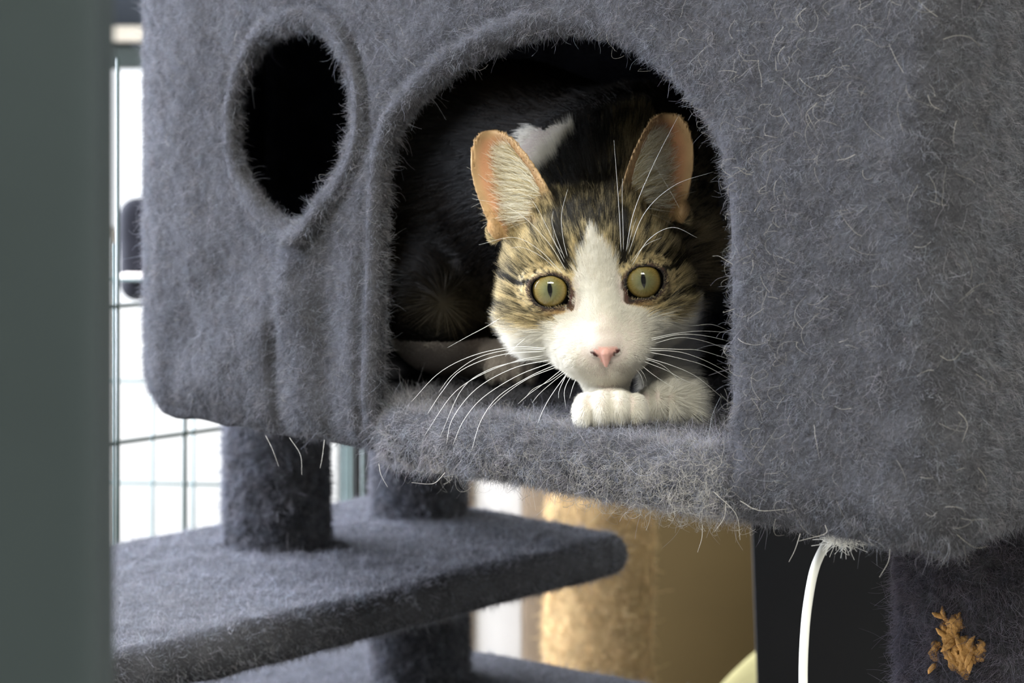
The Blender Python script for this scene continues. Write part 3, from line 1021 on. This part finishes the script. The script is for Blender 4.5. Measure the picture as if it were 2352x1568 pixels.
    ez = ear_z(x, y)
    isear = (e < .25) & (y > 2.9 - .6 * sstep(3.7, 4.0, x)) & (z > ez - .35) & (z < -1.6)
    ef = np.clip(-e / 1.1, 0, 1)
    ce = EARO[None] * (1.0 + .25 * ef)[:, None]
    ce = ce * (1 + .15 * vnoise(h * 3, 44))[:, None]
    low = sstep(5.3, 3.7, y) * sstep(3.4, 2.2, x)
    ce = ce * (1 - low[:, None]) + c * low[:, None]
    c = np.where(isear[:, None] & ~bodym[:, None], ce, c)
    return np.clip(c, 0, .95), wh, isear & ~bodym, h


bvh = BVHTree.FromPolygons([tuple(a) for a in kv], [tuple(int(i) for i in a) for a in kf])
PATCH = [bvh.ray_cast(Vector((0, 0, HC)), Vector(ray(a, b)).normalized(), 3.0)[0] for a, b in ((1215, 325), (1250, 345), (1285, 318), (1240, 375))]
PATCH = [np.array(p_) for p_ in PATCH if p_ is not None]
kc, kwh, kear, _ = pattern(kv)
pinkish = lin(226, 190, 176)
skinc = np.where(kwh[:, None], WHITE * .34 + pinkish * .24, kc * .6)
edk = poly2(np.abs(H[:, 0]), H[:, 1], ear_out)
deepk = sstep(-.15, -.7, edk)[:, None]
skinc = np.where(kear[:, None], (lin(184, 152, 112) * (1 - deepk) + lin(188, 138, 104) * deepk) * (.9 + .12 * vnoise(H * 2, 5))[:, None], skinc)
lowk = (sstep(5.3, 3.7, H[:, 1]) * sstep(3.4, 2.2, np.abs(H[:, 0])))[:, None] * kear[:, None]
skinc = skinc * (1 - lowk) + kc * .6 * lowk
lid = (erad < .955) & (eax > -.1) & (H[:, 2] > -3)
skinc = np.where(lid[:, None], lin(30, 26, 25), skinc)
rim_ = (erad >= .955) & (erad < 1.08) & (eax > -.1) & (H[:, 2] > -3)
skinc = np.where(rim_[:, None], lin(74, 56, 46), skinc)
inn_c = (np.hypot(np.abs(H[:, 0]) - 1.22, H[:, 1] + .55) < .22)
skinc = np.where((inn_c & lid)[:, None], lin(70, 44, 40), skinc)
nm = nose_mask(H)
skinc = np.where(nm[:, None], lin(206, 158, 146)[None] * (1 + .05 * vnoise(H * 6, 2))[:, None], skinc)
nst = (np.abs(H[:, 1] + 3.16 - .62 * (np.abs(H[:, 0]) - .35)) < .07) & (np.abs(np.abs(H[:, 0]) - .50) < .20) & (H[:, 2] > .5)
skinc = np.where(nst[:, None], lin(62, 34, 32), skinc)
cat = empty('cat', (.05, 1.08, ZF))
tag(cat, 'white-faced brown tabby cat with yellow-green eyes crouching in the arched opening', 'cat')
cw_ = cat_orient = kf
# outward orientation check
t0 = quad_tris(kf)
vol = np.einsum('ij,ij->i', kv[t0[:, 0]], np.cross(kv[t0[:, 1]], kv[t0[:, 2]])).sum()
if vol < 0: kf = kf[:, ::-1]; KN = -KN
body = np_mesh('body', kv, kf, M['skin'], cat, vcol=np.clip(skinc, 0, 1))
bvh = BVHTree.FromPolygons([tuple(a) for a in kv], [tuple(int(i) for i in a) for a in kf])


def fur(n, wt, name, rad=.00007, K=5, seed=0, lscale=1.0, lab=None):
    tk, B = sample(kv, kf, n, wt)
    p = interp(kv, tk, B); nn = norm(interp(KN, tk, B))
    jit = rng.normal(0, 1, n)
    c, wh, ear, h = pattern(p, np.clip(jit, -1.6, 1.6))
    x = np.abs(h[:, 0]); y = h[:, 1]; z = h[:, 2]
    er, ea = eye_rad(h)
    bodym = ~neckp(h)
    # comb direction
    src = np.array([0, -2.75, 1.9])
    ch = h - src
    ch[:, 1] += np.where((y > -1.5), .5, 0)
    comb = norm(ch @ HM)
    cb = norm(np.array([-.25, .9, -.25])[None] + 0 * p)
    leg = (p[:, 2] < HC - .085)
    cb = np.where(leg[:, None], np.array([[0, -.8, -.45]]), cb)
    comb = np.where(bodym[:, None], cb, comb)
    # ears: fuzz runs up to the rim
    sx = np.sign(h[:, 0])
    ce = norm(np.stack([sx * .35, np.ones(n), 0 * x], 1) @ HM)
    comb = np.where(ear[:, None], ce, comb)
    comb = comb - nn * (comb * nn).sum(1)[:, None]; comb = norm(comb)
    # lengths (cm)
    rn = np.sqrt(x ** 2 + (y + 3.0) ** 2 + (z - 1.0) ** 2)
    L = np.interp(rn, [.5, 1.2, 2.5, 4.0, 5.5, 7.0], [.10, .17, .30, .42, .58, .9])
    L = np.where((x > 3.0) & (y < 1.2), L * 1.35, L)
    L = np.where((y < -1.2) & (x > 2.0), L * 1.35, L)
    L = np.where((er < 1.5), np.minimum(L, .13 + .22 * np.clip(er - 1.0, 0, 1)), L)
    L = np.where(ear, .10 + .25 * sstep(5.3, 3.7, y) * sstep(3.4, 2.2, x), L)
    L = np.where((x > 3.6) & (y > 2.2) & ~bodym, np.minimum(L, .25), L)
    L = np.where(ear & (x > 3.8) & (y < 3.8), .19, L)
    L = np.where(bodym, np.where(p[:, 1] < 1.08, .28, 1.0), L)
    L = np.where(bodym & leg, .22, L)
    paw = bodym & (p[:, 2] < HC - .100)
    L = np.where(paw, .17, L)
    L = L * .01 * (.7 + .6 * rng.random(n)) * lscale
    cl = nvec(p * 420, 3 + seed); cl2 = nvec(p * 160, 9 + seed)
    lift = np.where(bodym, .30, np.where(ear, .30, .30 + .10 * rng.random(n)))
    cheek = (x > 2.6) & (y < .5) & ~bodym
    lift = np.where(cheek, lift + .12, lift)
    ek = np.where(ear, .3, 1.0)[:, None]
    d = norm(comb + nn * lift[:, None] + (cl * .16 + cl2 * .13) * ek + rng.normal(0, .085, p.shape))
    t = np.linspace(0, 1, K)
    bend = comb * .35 - nn * .12 + np.array([0, 0, -.10]) + rng.normal(0, .07, p.shape)
    pts = p[:, None] - nn[:, None] * .0003 + L[:, None, None] * (d[:, None] * t[None, :, None] + bend[:, None] * (t ** 2)[None, :, None] * .6)
    pts[..., 2] = np.maximum(pts[..., 2], FZ + .0003)
    R = rad * (.75 + .5 * rng.random(n))[:, None] * (1 - .85 * t ** 1.5)[None]
    R = np.where(bodym[:, None], R * 1.9, R)
    # agouti banding along the hair
    band = np.ones((n, K, 1))
    tab = ~wh & ~ear
    bb = (.75 + .5 * t)[None, :, None]
    band = np.where(tab[:, None, None], bb, 1.0)
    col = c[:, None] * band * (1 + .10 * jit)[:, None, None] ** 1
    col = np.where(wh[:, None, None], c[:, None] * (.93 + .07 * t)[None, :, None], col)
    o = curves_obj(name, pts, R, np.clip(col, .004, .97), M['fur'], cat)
    if lab: tag(o, lab)
    return o


# where hair grows: not on eyes, lids, nose leather
grow = np.ones(len(kv))
grow[(erad < .93) & (eax > -.3) & (H[:, 2] > -3)] = 0
grow[nm] = 0
grow[nst] = 0
tocam = norm(np.array([0, 0, HC]) - kv)
facing = (KN * tocam).sum(1)
isb = ~neckp(H)
w_head = grow * (~isb) * np.where(facing > -.45, 1.0, .15) * np.where(kear, .9, 1.0)
w_head *= np.where(H[:, 2] > 0 - 4.5, 1, .5) * np.where(np.linalg.norm(H - np.array([0, -2.5, .5]), axis=1) < 2.6, 1.8, 1.0)
w_body = grow * isb * np.where(facing > -.3, 1.0, .15) * np.where(kv[:, 2] < HC - .085, 2.2, 1.0)
fur(520000, w_head, 'fur', rad=.000048)
fur(110000, w_body, 'fur', rad=.000085, K=4, seed=50)

# long pale tufts inside the ears
for sgn in (-1, 1):
    n = 3000
    t0 = rng.random(n)
    yy = 3.25 + 3.6 * t0 ** 1.15
    # roots along the inner margin and the hollow, sweeping out and up
    xi = np.interp(yy, [3.2, 4.35, 5.5, 6.6, 7.3], [1.80, 1.95, 2.40, 3.05, 3.5])
    xx = xi + np.abs(rng.normal(0, .75, n)) * np.interp(yy, [3.2, 5, 7], [1.3, 1.0, .6]) + .02
    zz = ear_z(xx, yy) + .11
    L = np.interp(yy, [3.2, 4.5, 6.0, 7], [1.7, 1.6, 1.2, .55]) * (.30 + .85 * rng.random(n))
    dirs = np.stack([.80 + rng.normal(0, .22, n), .42 + .50 * (yy - 3.6) / 3 + rng.normal(0, .26, n), .30 + rng.normal(0, .12, n)], 1)
    dirs = norm(dirs)
    kp = poly2(xx, yy, ear_out) < -.25
    tipd = poly2(xx + dirs[:, 0] * L, yy + dirs[:, 1] * L, ear_out); L = np.where(tipd > .05, L * .45, L)
    kp &= poly2(xx + dirs[:, 0] * L, yy + dirs[:, 1] * L, ear_out) < .12
    xx, yy, zz, L, dirs = xx[kp], yy[kp], zz[kp], L[kp], dirs[kp]; n = len(xx)
    K = 6; t = np.linspace(0, 1, K)
    root = np.stack([xx, yy, zz], 1)
    bend = np.stack([np.full(n, .12), -.10 + rng.normal(0, .15, n), -.42 + rng.normal(0, .08, n)], 1)
    pts = root[:, None] + L[:, None, None] * (dirs[:, None] * t[None, :, None] + bend[:, None] * (t ** 2)[None, :, None])
    pts[..., 0] *= sgn
    pts = tow(pts.reshape(-1, 3)).reshape(n, K, 3)
    col = np.where((rng.random(n) < .35)[:, None], GOLD[None] * .9, lin(252, 246, 232)[None])
    R = .000085 * (.8 + .5 * rng.random(n))[:, None] * (1 - .8 * t)[None]
    tag(curves_obj('ear_hair', pts, R, np.clip(np.repeat(col[:, None], K, 1), 0, .95), M['fur'], cat), 'long cream hair inside the ear')

# eyes
for sgn in (-1, 1):
    c = tow((EYE[0] * sgn, EYE[1], EYE[2]))
    zax = norm((EA * np.array([sgn, 1, 1])) @ HM)
    # the gaze is held on the lens
    g = norm(np.array([0, 0, HC]) - c); zax = norm(g * .9 + zax * .1)
    xax = norm(np.cross(E2, zax)); yax = np.cross(zax, xax)
    me = bpy.data.meshes.new('eye')
    U, V_ = 64, 40; r = ER * .01
    vs = []; fs = []
    for i in range(V_ + 1):
        ph = math.pi * i / V_
        rr = r * (1 + .10 * math.exp(-(ph / .55) ** 2))            # cornea
        for j in range(U):
            a = 2 * math.pi * j / U
            vs.append((rr * math.sin(ph) * math.cos(a), rr * math.sin(ph) * math.sin(a), rr * math.cos(ph)))
    for i in range(V_):
        for j in range(U):
            fs.append((i * U + j, i * U + (j + 1) % U, (i + 1) * U + (j + 1) % U, (i + 1) * U + j)[::-1])
    me.from_pydata(vs, [], fs); me.update()
    for p_ in me.polygons: p_.use_smooth = True
    me.materials.append(M['eye'])
    o = bpy.data.objects.new('eye', me); C.objects.link(o); o.parent = cat
    Mx = Matrix(((xax[0], yax[0], zax[0], c[0] ), (xax[1], yax[1], zax[1], c[1]), (xax[2], yax[2], zax[2], c[2]), (0, 0, 0, 1)))
    o.matrix_local = Mx
    tag(o, 'yellow-green eye with a slit pupil')

# whiskers, traced in the picture and given their own depth
camv = Vector((0, 0, HC))


def root_Y(px_, py_, default=.965):
    d = Vector(ray(px_, py_)).normalized()
    h = bvh.ray_cast(camv, d, 3.0)
    return (h[0].y if h[0] is not None and h[0].y < 1.05 else default)


def catmull(pts, n=22):
    pts = np.array(pts, float); p = np.vstack([2 * pts[0] - pts[1], pts, 2 * pts[-1] - pts[-2]])
    out = []
    m = len(pts) - 1
    for k in range(n + 1):
        u = k / n * m; i = min(int(u), m - 1); t = u - i
        a, b, c, d = p[i], p[i + 1], p[i + 2], p[i + 3]
        out.append(.5 * (2 * b + (c - a) * t + (2 * a - 5 * b + 4 * c - d) * t * t + (3 * b - a - 3 * c + d) * t ** 3))
    return np.array(out)


WL = [[(1262, 800), (1180, 797), (1090, 815), (1010, 855), (945, 922)],
      [(1258, 803), (1180, 802), (1100, 820), (1040, 860), (1008, 900)],
      [(1256, 806), (1150, 815), (1060, 850), (1015, 900), (982, 950)],
      [(1258, 815), (1190, 828), (1110, 858), (1040, 905), (975, 1000)],
      [(1262, 820), (1190, 830), (1120, 850), (1060, 895), (1010, 1005)],
      [(1264, 826), (1180, 845), (1095, 892), (1040, 960), (1025, 1020)],
      [(1268, 832), (1190, 862), (1110, 912), (1065, 965), (1040, 1022)],
      [(1275, 838), (1215, 865), (1145, 910), (1105, 965), (1083, 1034)],
      [(1280, 842), (1215, 868), (1160, 905), (1122, 940)],
      [(1288, 850), (1250, 880), (1215, 905), (1190, 927)],
      [(1302, 858), (1268, 905), (1248, 940), (1235, 972)],
      [(1298, 855), (1272, 875), (1240, 903), (1222, 925)],
      [(1310, 866), (1300, 885), (1296, 905), (1300, 938)],
      [(1295, 852), (1262, 875), (1225, 893), (1205, 915)],
      [(1322, 872), (1315, 890), (1308, 915)],
      [(1300, 862), (1285, 895), (1283, 915)],
      [(1168, 718), (1120, 748), (1075, 772), (1028, 798)],
      [(1215, 770), (1185, 795), (1160, 818)]]
WR = [[(1492, 778), (1550, 766), (1610, 760), (1680, 764)],
      [(1492, 782), (1560, 768), (1620, 771), (1685, 786)],
      [(1498, 790), (1560, 775), (1620, 784), (1680, 806)],
      [(1488, 800), (1560, 802), (1610, 805), (1685, 828)],
      [(1488, 804), (1560, 808), (1620, 828), (1685, 862)],
      [(1488, 808), (1550, 820), (1620, 840), (1685, 876)],
      [(1478, 820), (1540, 838), (1600, 865), (1665, 918)],
      [(1476, 822), (1520, 838), (1548, 862), (1568, 888)],
      [(1474, 828), (1530, 850), (1570, 872), (1600, 882)],
      [(1470, 836), (1500, 860), (1530, 880), (1555, 895)],
      [(1458, 845), (1472, 862), (1480, 890)],
      [(1552, 752), (1600, 747), (1640, 746), (1692, 768)],
      [(1465, 842), (1478, 858), (1486, 876)]]
WB = [[(1303, 625), (1262, 560), (1205, 500), (1150, 470), (1085, 456)],
      [(1300, 610), (1268, 545), (1235, 480), (1212, 446)],
      [(1302, 605), (1280, 550), (1268, 510), (1271, 485)],
      [(1306, 600), (1293, 545), (1290, 490), (1304, 434)],
      [(1296, 632), (1240, 575), (1180, 545), (1100, 562)],
      [(1290, 630), (1245, 590), (1200, 568), (1170, 570)],
      [(1298, 590), (1276, 560), (1270, 530)],
      [(1427, 590), (1423, 500), (1416, 400), (1410, 322)],
      [(1432, 585), (1431, 520), (1429, 450), (1430, 410)],
      [(1436, 590), (1455, 490), (1500, 380), (1560, 262)],
      [(1440, 592), (1480, 490), (1550, 425), (1640, 394)],
      [(1438, 585), (1452, 530), (1462, 500)],
      [(1450, 612), (1490, 550), (1545, 522), (1602, 546)],
      [(1446, 605), (1480, 565), (1520, 545)],
      [(1562, 480), (1540, 440), (1500, 372)]]
for grp, y_end, rr in ((WL, -.028, .00016), (WR, .004, .00014), (WB, -.020, .00011)):
    for q in grp:
        y0 = root_Y(*q[0])
        n = len(q); L = max(1e-3, sum(math.dist(q[i], q[i + 1]) for i in range(n - 1)))
        acc = 0; P3 = []
        for i, (a, b) in enumerate(q):
            if i: acc += math.dist(q[i - 1], q[i])
            t = acc / L
            ye = y_end * min(1, L / 250)
            P3.append(P(a, b, y0 + (.0012 if i == 0 else 0) + ye * t * (1.4 - .4 * t)))
        cp = catmull(P3)
        t = np.linspace(0, 1, len(cp))
        k_ = min(1.0, .55 + L / 500)
        o = MB().tube(cp, rr * k_ * (1 - .8 * t ** 1.3), seg=6).build('whisker', M['whisk'], cat, smooth=True)
        o['label'] = 'long white whisker' if grp is not WB else 'thin white brow whisker'

print('cat done')

# ------------------------------------------------------------------ shed cat hair caught in the plush
bvh_c = BVHTree.FromPolygons([tuple(a) for a in cw], [tuple(int(i) for i in a) for a in cf])
bvh_b = BVHTree.FromPolygons([tuple(a) for a in bw], [tuple(int(i) for i in a) for a in bf])


def stray(regions, name, parent, bv):
    pts = []; rad = []; col = []
    K = 9; t = np.linspace(0, 1, K)
    for (x0, x1, y0, y1, n, lmin, lmax, bright, wild) in regions:
        for _ in range(n):
            px_, py_ = rng.uniform(x0, x1), rng.uniform(y0, y1)
            hit = bv.ray_cast(camv, Vector(ray(px_, py_)).normalized(), 3)
            if hit[0] is None: continue
            h = np.array(hit[0]); nn = np.array(hit[1])
            if h[1] > np.interp(np.interp(h[0] / h[1], az, ss), ss, fy) + .022: continue
            if nn @ (np.array([0, 0, HC]) - h) < 0: nn = -nn
            T = norm(np.cross(nn, rng.normal(0, 1, 3))); U = np.cross(nn, T)
            L = rng.uniform(lmin, lmax)
            a = np.cumsum(rng.normal(0, wild, K) + rng.normal(0, wild)) + rng.uniform(0, 6.3)
            step = (np.cos(a)[:, None] * T + np.sin(a)[:, None] * U) * (L / K)
            q = h + np.cumsum(step, 0) + nn * (.0042 + .0028 * np.sin(t * 3.1) * rng.uniform(0, 1.6) + rng.uniform(0, .002))[:, None]
            pts.append(q); rad.append(rng.uniform(.00003, .000075) * (1 - .6 * t))
            b = rng.uniform(.25, .8) * bright
            col.append(np.repeat((lin(225, 218, 205) * b)[None], K, 0))
    return curves_obj(name, np.array(pts), np.array(rad), np.array(col), M['fur'], parent)


s1 = stray([(1690, 2330, 10, 1240, 170, .004, .018, .75, .12), (1690, 1850, 250, 1230, 190, .004, .012, .55, .25), (1700, 2000, 0, 300, 50, .004, .015, .7, .2),
            (1400, 1720, 30, 320, 60, .004, .012, .5, .2), (880, 1300, 60, 330, 40, .004, .012, .5, .25), (350, 880, 20, 1000, 60, .005, .014, .45, .25)], 'shed_hair', condo, bvh_c)
tag(s1, 'pale shed cat hairs clinging to the plush', kind='stuff')
s2 = stray([(1000, 1670, 1040, 1180, 520, .006, .020, .55, .45), (1350, 1670, 1070, 1200, 420, .006, .018, .75, .55), (1560, 1670, 1060, 1200, 160, .006, .016, .8, .7),
            (900, 1350, 950, 1090, 200, .006, .018, .45, .4), (1350, 1660, 1020, 1080, 90, .006, .016, .5, .4)], 'shed_hair', board, bvh_b)
tag(s2, 'pale shed cat hairs matted on the front lip', kind='stuff')

# hairs hanging free from the lower edge
hp = []; hr = []; hc = []
K = 9; t = np.linspace(0, 1, K)
for q, Y in (([(1495, 1155), (1493, 1190), (1484, 1218)], .93), ([(1668, 1150), (1662, 1190), (1640, 1222)], .89), ([(1613, 1205), (1612, 1235), (1602, 1268)], .90),
             ([(1895, 1205), (1895, 1225), (1835, 1242)], .86), ([(2044, 1260), (2040, 1290), (2020, 1325)], .85), ([(610, 1000), (625, 1030), (640, 1070)], 1.08),
             ([(665, 1005), (690, 1045), (693, 1090)], 1.07), ([(1022, 1085), (995, 1110), (945, 1108)], 1.0), ([(870, 1065), (875, 1090), (890, 1118)], 1.02),
             ([(1700, 1150), (1745, 1172), (1815, 1168)], .875), ([(1838, 1225), (1826, 1262), (1812, 1290)], .87), ([(745, 1010), (740, 1050), (735, 1075)], 1.07),
             ([(1640, 1130), (1690, 1180), (1700, 1240)], .885)):
    c3 = catmull([P(a, b, Y) for a, b in q], K - 1)
    hp.append(c3); hr.append(.00011 * (1 - .6 * t)); hc.append(np.repeat(lin(190, 185, 175)[None], K, 0))
tag(curves_obj('shed_hair', np.array(hp), np.array(hr), np.array(hc), M['fur'], condo), 'single shed hairs hanging from the lower edge', kind='stuff')

# ------------------------------------------------------------------ cord under the condo
crd = empty('cord', tuple(P(1905, 1232, .875)))
tag(crd, 'thin white cord hanging in a bend from under the condo corner', 'cord')
cp = catmull([P(1935, 1215, .900), P(1905, 1238, .893), P(1873, 1300, .885), P(1855, 1390, .885), P(1847, 1480, .885), P(1845, 1580, .886), P(1850, 1760, .888)], 60)
MB().tube(cp, .00185, seg=16).build('cord_line', M['cord'], crd, smooth=True)
v, f = surface_net(lambda q: smin(ell(q, P(1850, 1785, .888), (.012, .012, .014)), ell(q, P(1851, 1765, .888), (.005, .005, .006)), .006), P(1850, 1785, .888) - .02, P(1850, 1785, .888) + .02, .0015)
np_mesh('bobble', v, f, M['cord'], crd)
n = 260; hp = P(1935, 1241, .876)[None] + rng.normal(0, 1, (n, 3)) * np.array([.0036, .002, .0008])
dd = norm(rng.normal(0, 1, (n, 3)) * np.array([1.6, 1, .6])); t = np.linspace(0, 1, 5)
pts = hp[:, None] + .004 * dd[:, None] * t[None, :, None] + .002 * rng.normal(0, 1, (n, 1, 3)) * (t ** 2)[None, :, None]
tag(curves_obj('frayed_end', pts, np.full((n, 5), .00007), np.repeat(lin(240, 238, 232)[None, None], n, 0).repeat(5, 1), M['fur'], crd), 'tuft of frayed white fibres')

# ------------------------------------------------------------------ near steel post, out of focus
YP = .43
sp = empty('cage_post', (P(80, 784, YP)[0], YP, 0))
tag(sp, 'grey-green steel cage post standing close and out of focus', 'post')
x0, x1 = P(-70, 784, YP)[0], P(212, 784, YP)[0]
MB().box(x0, x1, YP, YP + .03, .02, 1.75).build('upright', M['steel'], sp, bevel=.006, bseg=4)
MB().box(x0 - .012, x1 + .012, YP - .012, YP + .042, 0, .02).build('foot_plate', M['steel'], sp, bevel=.003)

# ------------------------------------------------------------------ wire pen panels
Bd = np.array([.62, .78])


def pen(name, label, start, dvec, cols, rows, z0, z1, r, mat, rail=None):
    e = empty(name, (start[0], start[1], 0)); tag(e, label, 'wire panel')
    for t_ in cols:
        a = np.array(start) + dvec * t_
        MB().tube([(a[0], a[1], z0), (a[0], a[1], (z0 + z1) / 2), (a[0], a[1], z1)], r, seg=10).build('upright_wire', mat, e, smooth=True)
    for z in rows:
        a = np.array(start) + dvec * cols[0]; b = np.array(start) + dvec * cols[-1]
        MB().tube([(a[0], a[1], z), ((a[0] + b[0]) / 2, (a[1] + b[1]) / 2, z), (b[0], b[1], z)], r * .9, seg=10).build('cross_wire', mat, e, smooth=True)
    return e


YA = 1.75
A0 = P(269, 800, YA)
zr = [P(269, y_, YA)[2] for y_ in (1017, 703)]
gap = zr[1] - zr[0]
rows = [zr[0] + k * gap for k in range(-7, 5)]
rows = [r_ for r_ in rows if .02 < r_ < 1.15 and abs(r_ - (zr[1] + gap)) > .01 and abs(r_ - (zr[1] + 2 * gap)) > .01]
pen('pen_panel', 'dark green wire pen panel behind the near platform', A0[:2], Bd, [k * .0735 for k in range(-3, 5)], rows, .0, P(269, 135, YA)[2], .0020, M['wire'])
YB = 2.15
B0 = P(350, 900, YB)
dv = np.array([.97, -.12]); dv /= np.linalg.norm(dv)
rowsb = [P(300, y_, YB)[2] for y_ in (642, 876, 1110, 1345)]
pen('pen_panel', 'paler weathered wire panel standing farther back by the window', B0[:2], dv, [k * .0412 for k in range(-6, 4)], rowsb, .0, P(300, 560, YB)[2], .0017, M['wire_far'])

# black bag hung over the far panel, upper edge rounded
bg_ = empty('bag', tuple(P(308, 690, 2.5))); tag(bg_, 'black cloth bag with a pale strap hanging beside the window', 'bag')


def bag_sdf(q):
    c = P(335, 572, 2.5); hw = 57 / F * 2.5; hh = 118 / F * 2.5
    return rbox(q, c - np.array([hw, .03, hh]), c + np.array([hw, .03, hh]), .02) + .003 * vnoise(q * 25, 3)


c_ = P(335, 572, 2.5)
v, f = surface_net(bag_sdf, c_ - np.array([.06, .06, .09]), c_ + np.array([.06, .06, .09]), .004)
np_mesh('pouch', v, f, M['blackcloth'], bg_)
a_ = P(276, 637, 2.44); b_ = P(400, 637, 2.44)
MB().box(a_[0], b_[0], 2.435, 2.47, a_[2] - .0035, a_[2] + .0035).build('strap', M['mullion'], bg_, bevel=.001)
hk = P(335, 455, 2.5)
MB().tube([(hk[0], 2.5, hk[2] - .02), (hk[0], 2.5, hk[2] + .2), (hk[0], 2.6, 1.6), (hk[0], WY - .01, 1.7)], .002, seg=8).build('hanger', M['black'], bg_, smooth=True)

# ------------------------------------------------------------------ things standing behind and below
# black cabinet between the posts
YC = 2.9
cb = empty('cabinet', (P(900, 784, YC)[0], YC, 0)); tag(cb, 'black metal cabinet standing behind the round posts', 'cabinet')
x0, x1 = P(812, 1080, YC)[0], P(1058, 1080, YC)[0]
MB().box(x0, x1, YC, YC + .3, 0, .72).build('body', M['black'], cb, bevel=.004)
for a, b in ((790, 796), (803, 809)):
    MB().box(P(a, 1080, YC)[0], P(b, 1080, YC)[0], YC - .02, YC, 0, .72).build('upright', M['wire_far'], cb, bevel=.001)
# white panelled door leaf with wooden stiles
YD = 2.7
dr = empty('cupboard', (P(1150, 784, YD)[0], YD, 0)); tag(dr, 'white panelled cupboard with pale wooden edges left of the cream post', 'cupboard')
xa, xb, xc, xd = [P(k, 1300, YD)[0] for k in (1064, 1086, 1200, 1262)]
MB().box(xb, xc, YD + .01, YD + .30, 0, .70).build('panel', M['white_board'], dr, bevel=.003)
MB().box(xa, xb, YD, YD + .30, 0, .70).build('stile', M['wood'], dr, bevel=.003)
MB().box(xc, xd, YD, YD + .30, 0, .70).build('stile', M['wood'], dr, bevel=.003)
# cream scratching post
YS = 2.05
sc_ = empty('scratching_post', (P(1376, 1300, YS)[0], YS + .05, 0)); tag(sc_, 'cream plush scratching post seen under the condo lip', 'scratching post')
cx = P(1376, 1300, YS + .05)[0]
v, f = cylinder_mesh(cx, YS + .05, .03, .70, .0500, n=72, m=110, bump=.0035, seed=5)
so = np_mesh('post', v, f, M['cream'], sc_)
plush('pile', v, f, 45000, so, base=lin(168, 144, 106), length=.004, rad=.0002, mat=M['cream_pile'], ymax=4)
v, f = cylinder_mesh(cx, YS + .05, .0, .03, .095, n=72, m=8, bump=.001, seed=5)
bo = np_mesh('base', v, f, M['cream'], sc_)
MB().tube([(cx, YS + .05, .02), (cx, YS + .05, .031)], .094, seg=48).build('base', M['cream'], sc_)
MB().tube([(cx, YS + .05, .69), (cx, YS + .05, .705)], .052, seg=48).build('cap', M['cream'], sc_)
# cardboard carton
YK = 2.3
kb = empty('carton', (P(1620, 784, YK)[0], YK, 0)); tag(kb, 'tall brown cardboard carton between the cream post and the black bin', 'box')
xa, xb = P(1480, 1300, YK)[0], P(1790, 1300, YK)[0]
MB().box(xa, xb, YK, YK + .28, 0, .70).build('carton_body', M['card'], kb, bevel=.004)
MB().box(xa - .001, xb + .001, YK - .003, YK + .283, .55, .70).build('flap', M['card'], kb, bevel=.001)
# folded blanket
kk = MB()
c = P(1690, 1490, 2.12)


def bl_sdf(q):
    p = q - c
    a = ell(p, (.115, .0, -.19), (.19, .07, .215))
    return a + .006 * vnoise(q * 18, 3)


v, f = surface_net(bl_sdf, c + np.array([-.2, -.12, -.44]), c + np.array([.3, .12, .1]), .006)
bk = np_mesh('blanket', v, f, M['blanket'])
v_z = v[:, 2].min()
tag(bk, 'yellowish folded blanket mounded in front of the brown carton', 'blanket')
stl = empty('stool', (c[0], 2.12, 0)); tag(stl, 'low black stool under the yellowish blanket', 'stool')
MB().box(c[0] - .06, c[0] + .2, 2.02, 2.22, v_z - .026, v_z - .003).build('seat', M['black'], stl, bevel=.004)
for sx in (-.05, .17):
    for sy in (2.03, 2.19):
        MB().box(c[0] + sx, c[0] + sx + .02, sy, sy + .02, 0, v_z - .02).build('leg', M['black'], stl, bevel=.002)
# black bin, narrowing downwards
YN = 1.62
bn = empty('bin', (P(1910, 784, YN)[0], YN, 0)); tag(bn, 'large black plastic bin narrowing downwards behind the white cord', 'bin')
def binring(z, extra=0):
    t_ = (z) / .70
    l = P(1712, 1230, YN)[0] + (.70 - z) * .036; r_ = P(2330, 1230, YN)[0] - (.70 - z) * .036
    return l - extra, r_ + extra, YN + (.70 - z) * .02 - extra, YN + .26 - (.70 - z) * .02 + extra
a = binring(0); b = binring(.69)
MB().quadbox([(a[0], a[2], 0), (a[1], a[2], 0), (a[1] + .03, a[3], 0), (a[0] + .045, a[3], 0), (b[0], b[2], .69), (b[1], b[2], .69), (b[1] + .03, b[3], .69), (b[0] + .045, b[3], .69)]).build('bin_body', M['black'], bn, bevel=.0015, bseg=2)
b = binring(.69, .006)
MB().quadbox([(b[0] + (.045 if k in (2, 3, 6, 7) and k in (3, 7) else (.03 if k in (2, 6) else 0)) if k in (0, 3, 4, 7) else b[1] + (.03 if k in (2, 6) else 0), b[2] if k in (0, 1, 4, 5) else b[3], .685 if k < 4 else .705) for k in range(8)]).build('rim', M['black'], bn, bevel=.004)

# ------------------------------------------------------------------ seat every empty at its base and undo the offset on its parts
for o in list(bpy.data.objects):
    if o.type == 'EMPTY' and '_loc' in o.keys():
        l = Vector(o['_loc']); del o['_loc']
        o.location = l
        for ch in o.children: ch.location = ch.location - l
print('scene built')
